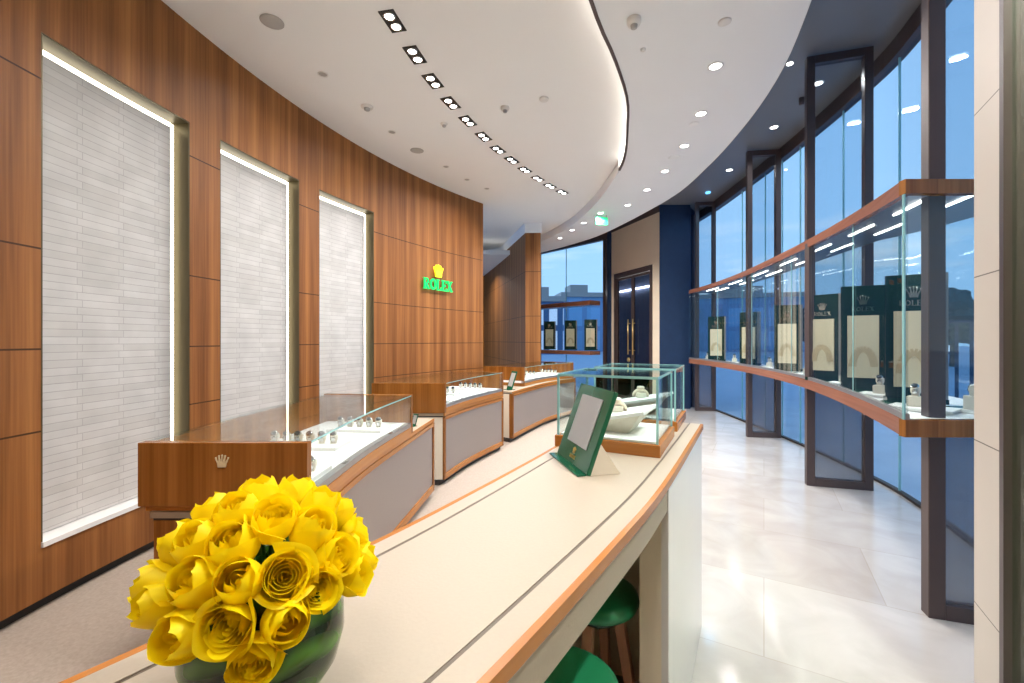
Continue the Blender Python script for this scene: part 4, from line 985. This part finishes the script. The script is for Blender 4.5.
for (px, py, kd, sc, lb), h in zip(RS, heads):
    d = (h - BC); d.normalize(); dd = (d + Vector((0, 0, .15 if kd == 0 else .0))).normalized()
    if kd == 2: dd = (d + Vector((.0, -.2, .0))).normalized()
    s = .76 * sc ** .5; r = place_rose(h - dd * (.050 if kd == 0 else .040) * s, kd, s, dd, rr.uniform(0, 6.28), 'yellow rose, ' + lb)
    if kd == 0: r.scale = (s, s, s * 1.22)
backs = [(math.radians(a), el) for a, el in ((20, .25), (60, .2), (100, .25), (140, .2), (175, .3), (40, .8), (90, .75), (135, .85), (80, 1.3))]
bl = ['low on the right back of the bouquet', 'low on the back right', 'low at the back centre', 'low on the back left', 'low on the left back side', 'high on the back right', 'high at the back centre', 'high on the back left', 'near the crown of the bouquet at the back']
for (a, el), lb in zip(backs, bl):
    d = Vector((math.cos(a) * math.cos(el), math.sin(a) * math.cos(el), math.sin(el))); dd = (d + Vector((0, 0, .3))).normalized()
    place_rose(BC + d * .080, 0, .74, dd, a * 3, 'yellow rose ' + lb)
for k in range(7):
    a = 2 * PI * k / 7 + .3; m = MB(); c, s = math.cos(a), math.sin(a)
    P = [(c * .05, s * .05, 0), (c * .085 - s * .02, s * .085 + c * .02, .012), (c * .115, s * .115, .0), (c * .085 + s * .02, s * .085 - c * .02, .012)]
    m.face([P[0], P[1], P[2]]); m.face([P[0], P[2], P[3]]); o = m.build('leaf', M_LEAF, bpy.data.objects['flower_vase']); o.location = (0, 0, .152)

# ---------------------------------------------------------------- lit sign on the veneered wall
s_sign = s_at_bearing(WALL, (436 - 512) / F); p = at_len(WALL, WL, s_sign); p2 = at_len(WALL, WL, s_sign + .05)
ang = math.atan2(p2[1] - p[1], p2[0] - p[0])
t = thing('wall_sign', 'lit green lettered sign with a yellow crown on the wood wall', 'sign', (*p, 0), ang)
d_ = math.hypot(*p); k = p[1] / F
zc = lambda py: CAM_H + (340 - py) * k
m = MB(); word(m, Matrix.Translation((0, -.055, zc(290.5))), 'ROLEX', 10.5 * k, .012); m.build('lettering', M_SIGNGREEN, t)
m = MB(); crown(m, Matrix.Translation((0, -.05, zc(278))), 14.5 * k); m.build('crown_emblem', M_SIGNYELLOW, t)

# ---------------------------------------------------------------- ceiling fixtures
def ceil_pt(px, py, z): y = F * (z - CAM_H) / (340 - py); return ((px - 512) / F * y, y)
twin = [(392.7, 21), (415, 54.8), (433, 81), (450.8, 103), (467.8, 121), (483.6, 136.6), (498, 149.5), (511.7, 160), (524.9, 169.8), (537.8, 178.5), (550, 185.8), (562.2, 192)]
tw = [ceil_pt(a, b, ZI) for a, b in twin]
num = ['first', 'second', 'third', 'fourth', 'fifth', 'sixth', 'seventh', 'eighth', 'ninth', 'tenth', 'eleventh', 'twelfth']
proto = None
for i, (x, y) in enumerate(tw):
    j = min(i, len(tw) - 2); a = math.atan2(tw[j + 1][1] - tw[j][1], tw[j + 1][0] - tw[j][0]) + .0
    lb = f'black twin-lamp recessed ceiling spotlight, {num[i]} of the row from the camera'
    if proto is None:
        t = thing('twin_spotlight', lb, 'ceiling light', (x, y, ZI), a, 'twin spotlights in the curved ceiling row'); proto = t
        m = MB(); m.box(-.115, .115, -.062, .062, -.006, -.0005); m.build('housing', M_BLACK, t)
        for s in (-.055, .055):
            m = MB(); m.lathe([(.046, -.006), (.046, -.011), (.036, -.011), (.034, -.007)], 24, c=(s, 0, 0)); ri = m.build('lamp_ring', M_STEEL, t)
            m = MB(); m.lathe([(.034, -.0085), (0, -.0085)], 24, c=(s, 0, 0)); m.build('lamp_disc', M_LAMP, ri)
    else: dup(proto, (x, y, ZI), (0, 0, a), lb)
    lamp('spot_lamp', (x, y, ZI - .03), LP, .10)
# white round downlights of the outer ceiling
dl = [(715.5, 65.9, ZO), (700.9, 113.4, ZO), (684.4, 145.6, ZO), (665, 171, ZO), (647, 189.5, ZO), (627.7, 205, ZO), (600.5, 213, ZO), (583.8, 222.8, ZO), (572, 230, ZO), (560, 238, ZO), (818, 83, ZD), (774, 127, ZD), (729.4, 169.8, ZD)]
dn = ['nearest on the right white ceiling', 'second on the right white ceiling', 'third on the right white ceiling', 'fourth on the right white ceiling', 'fifth on the right white ceiling', 'sixth on the right white ceiling', 'just left of the exit sign', 'seventh, beyond the exit sign', 'second to last at the far end', 'last at the far end', 'nearest on the dark ceiling', 'middle one on the dark ceiling', 'farthest on the dark ceiling']
proto = None
for (px, py, z), nm in zip(dl, dn):
    x, y = ceil_pt(px, py, z); lb = 'round white recessed ceiling downlight, ' + nm
    if proto is None:
        t = thing('ceiling_downlight', lb, 'ceiling light', (x, y, z), 0, 'round downlights'); proto = t
        m = MB(); m.lathe([(.062, -.0005), (.062, -.006), (.048, -.008), (.046, -.003)], 28); m.build('trim_ring', M_WHITEPL, t)
        m = MB(); m.lathe([(.046, -.004), (0, -.004)], 28); m.build('lamp_disc', M_LAMP, t)
    else: dup(proto, (x, y, z), (0, 0, 0), lb)
    lamp('down_lamp', (x, y, z - .03), LP * ((1.7 if y > 7.5 else 1.1) if z == ZO else .5), .09)
# lamps that carry the same rows on behind the camera
for x, y in ((-1.1, 2.2), (-1.35, 1.2), (-1.6, 0.1), (-1.9, -1.1), (.2, .6), (-.3, -.6), (-.8, -1.8), (.9, 1.4), (1.35, 2.2)):
    lamp('row_lamp', (x, y, (ZI if x < -.9 else ZO) - .04), LP * .75, .10)
# wall washers along the veneer
def disc(px, py, r, h, mat, name, label, cat, z=ZI, core=None):
    x, y = ceil_pt(px, py, z); m = MB(); m.lathe([(r, -.0005), (r, -h * .6), (r * .86, -h), (0, -h)], 36); 
    if core is None:
        o = m.build(name, mat); o.location = (x, y, z); return tag(o, label, cat)
    t = thing(name, label, cat, (x, y, z)); m.build('cover', mat, t); m = MB(); m.lathe([(r * .5, -h), (r * .45, -h - .02), (0, -h - .022)], 24); m.build('sensor', core, t); return t
disc(272, 21.5, .085, .006, M_GREYDISC, 'ceiling_speaker', 'large grey flush ceiling speaker nearest the camera', 'speaker')
disc(417, 150.5, .085, .006, M_GREYDISC, 'ceiling_speaker', 'grey flush ceiling speaker farther along the wood wall', 'speaker')
disc(367, 106.5, .062, .02, M_WHITEPL, 'ceiling_detector', 'larger white round detector over the middle stone panel', 'detector', core=M_GREYDISC)
disc(444, 123.5, .04, .02, M_WHITEPL, 'ceiling_detector', 'white round detector beside the twin spotlights', 'detector', core=M_GREYDISC)
disc(505, 107, .045, .035, M_WHITEPL, 'smoke_detector', 'white smoke detector right of the twin spotlights', 'detector', core=M_GREYDISC)
disc(544, 98.5, .048, .02, M_WHITEPL, 'ceiling_speaker', 'white round ceiling disc nearest the glowing oval edge', 'speaker')
disc(634, 19, .05, .045, M_WHITEPL, 'smoke_detector', 'white smoke detector on the outer ceiling nearest the camera', 'detector', ZO, core=M_GREYDISC)
disc(643, 49, .02, .015, M_WHITEPL, 'sprinkler_cap', 'small white sprinkler cap behind the near smoke detector', 'sprinkler', ZO)
disc(724.6, 21.5, .045, .01, M_WHITEPL, 'sprinkler_cap', 'white round cap on the outer ceiling near the dark edge', 'sprinkler', ZO)
disc(694, 123.7, .05, .005, M_CEIL, 'sprinkler_cap', 'white round cap between the second and third downlights', 'sprinkler', ZO)
disc(674, 157, .07, .005, M_CEIL, 'sprinkler_cap', 'flat white cap between the third and fourth downlights', 'sprinkler', ZO)
for px, py, nm in ((323, 74, 'nearest, above the first and second stone panels'), (392, 132, 'above the third stone panel'), (446, 166.5, 'fourth from the far end along the wall'), (467, 179.5, 'third from the far end along the wall'), (487, 188.5, 'far along the wood wall')):
    x, y = ceil_pt(px, py, ZI); t = thing('wall_washer', 'small grey recessed wall washer lamp, ' + nm, 'ceiling light', (x, y, ZI), 0, 'wall washers')
    m = MB(); m.lathe([(.046, -.0005), (.046, -.005), (.036, -.006)], 20); m.build('trim_ring', M_WHITEPL, t); m = MB(); m.lathe([(.036, -.003), (0, -.003)], 20); m.build('lamp_disc', M_GREYDISC, t)
    lamp('washer_lamp', (x, y, ZI - .03), LP * .35, .06)
# dark ceiling odds and ends
disc(789.8, 63.7, .03, .006, M_LAMP, 'pin_light', 'tiny bright pin light on the dark ceiling', 'ceiling light', ZD)
disc(801.5, 98, .03, .08, M_BRONZE, 'ceiling_camera', 'dark ceiling sensor beside the second window fin', 'sensor', ZD)
disc(708, 192, .05, .03, M_BLUELAMP, 'blue_ceiling_lamp', 'small blue glowing lamp above the farthest window fin', 'ceiling light', ZD)
lamp('blue_lamp_light', (*ceil_pt(708, 192, ZD), ZD - .06), 2.5, .06, (.2, .55, 1))
# exit sign
x, y = ceil_pt(601.5, 215, ZO)
t = thing('exit_sign', 'small green lit exit sign hanging from the far white ceiling', 'sign', (x, y, ZO), .25)
m = MB(); m.box(-.12, .12, -.015, .015, -.18, -.04); m.build('panel', M_EXIT, t)
m = MB(); m.tube([(-.1, 0, -.04), (-.1, 0, 0)], .006, 6); m.tube([(.1, 0, -.04), (.1, 0, 0)], .006, 6); m.build('hanger', M_STEEL, t)
m = MB(); word(m, Matrix.Translation((0, -.017, -.14)), 'EXIT', .045, .001); m.build('lettering', plain('pale_green', (.12, .5, .22), .5), t)
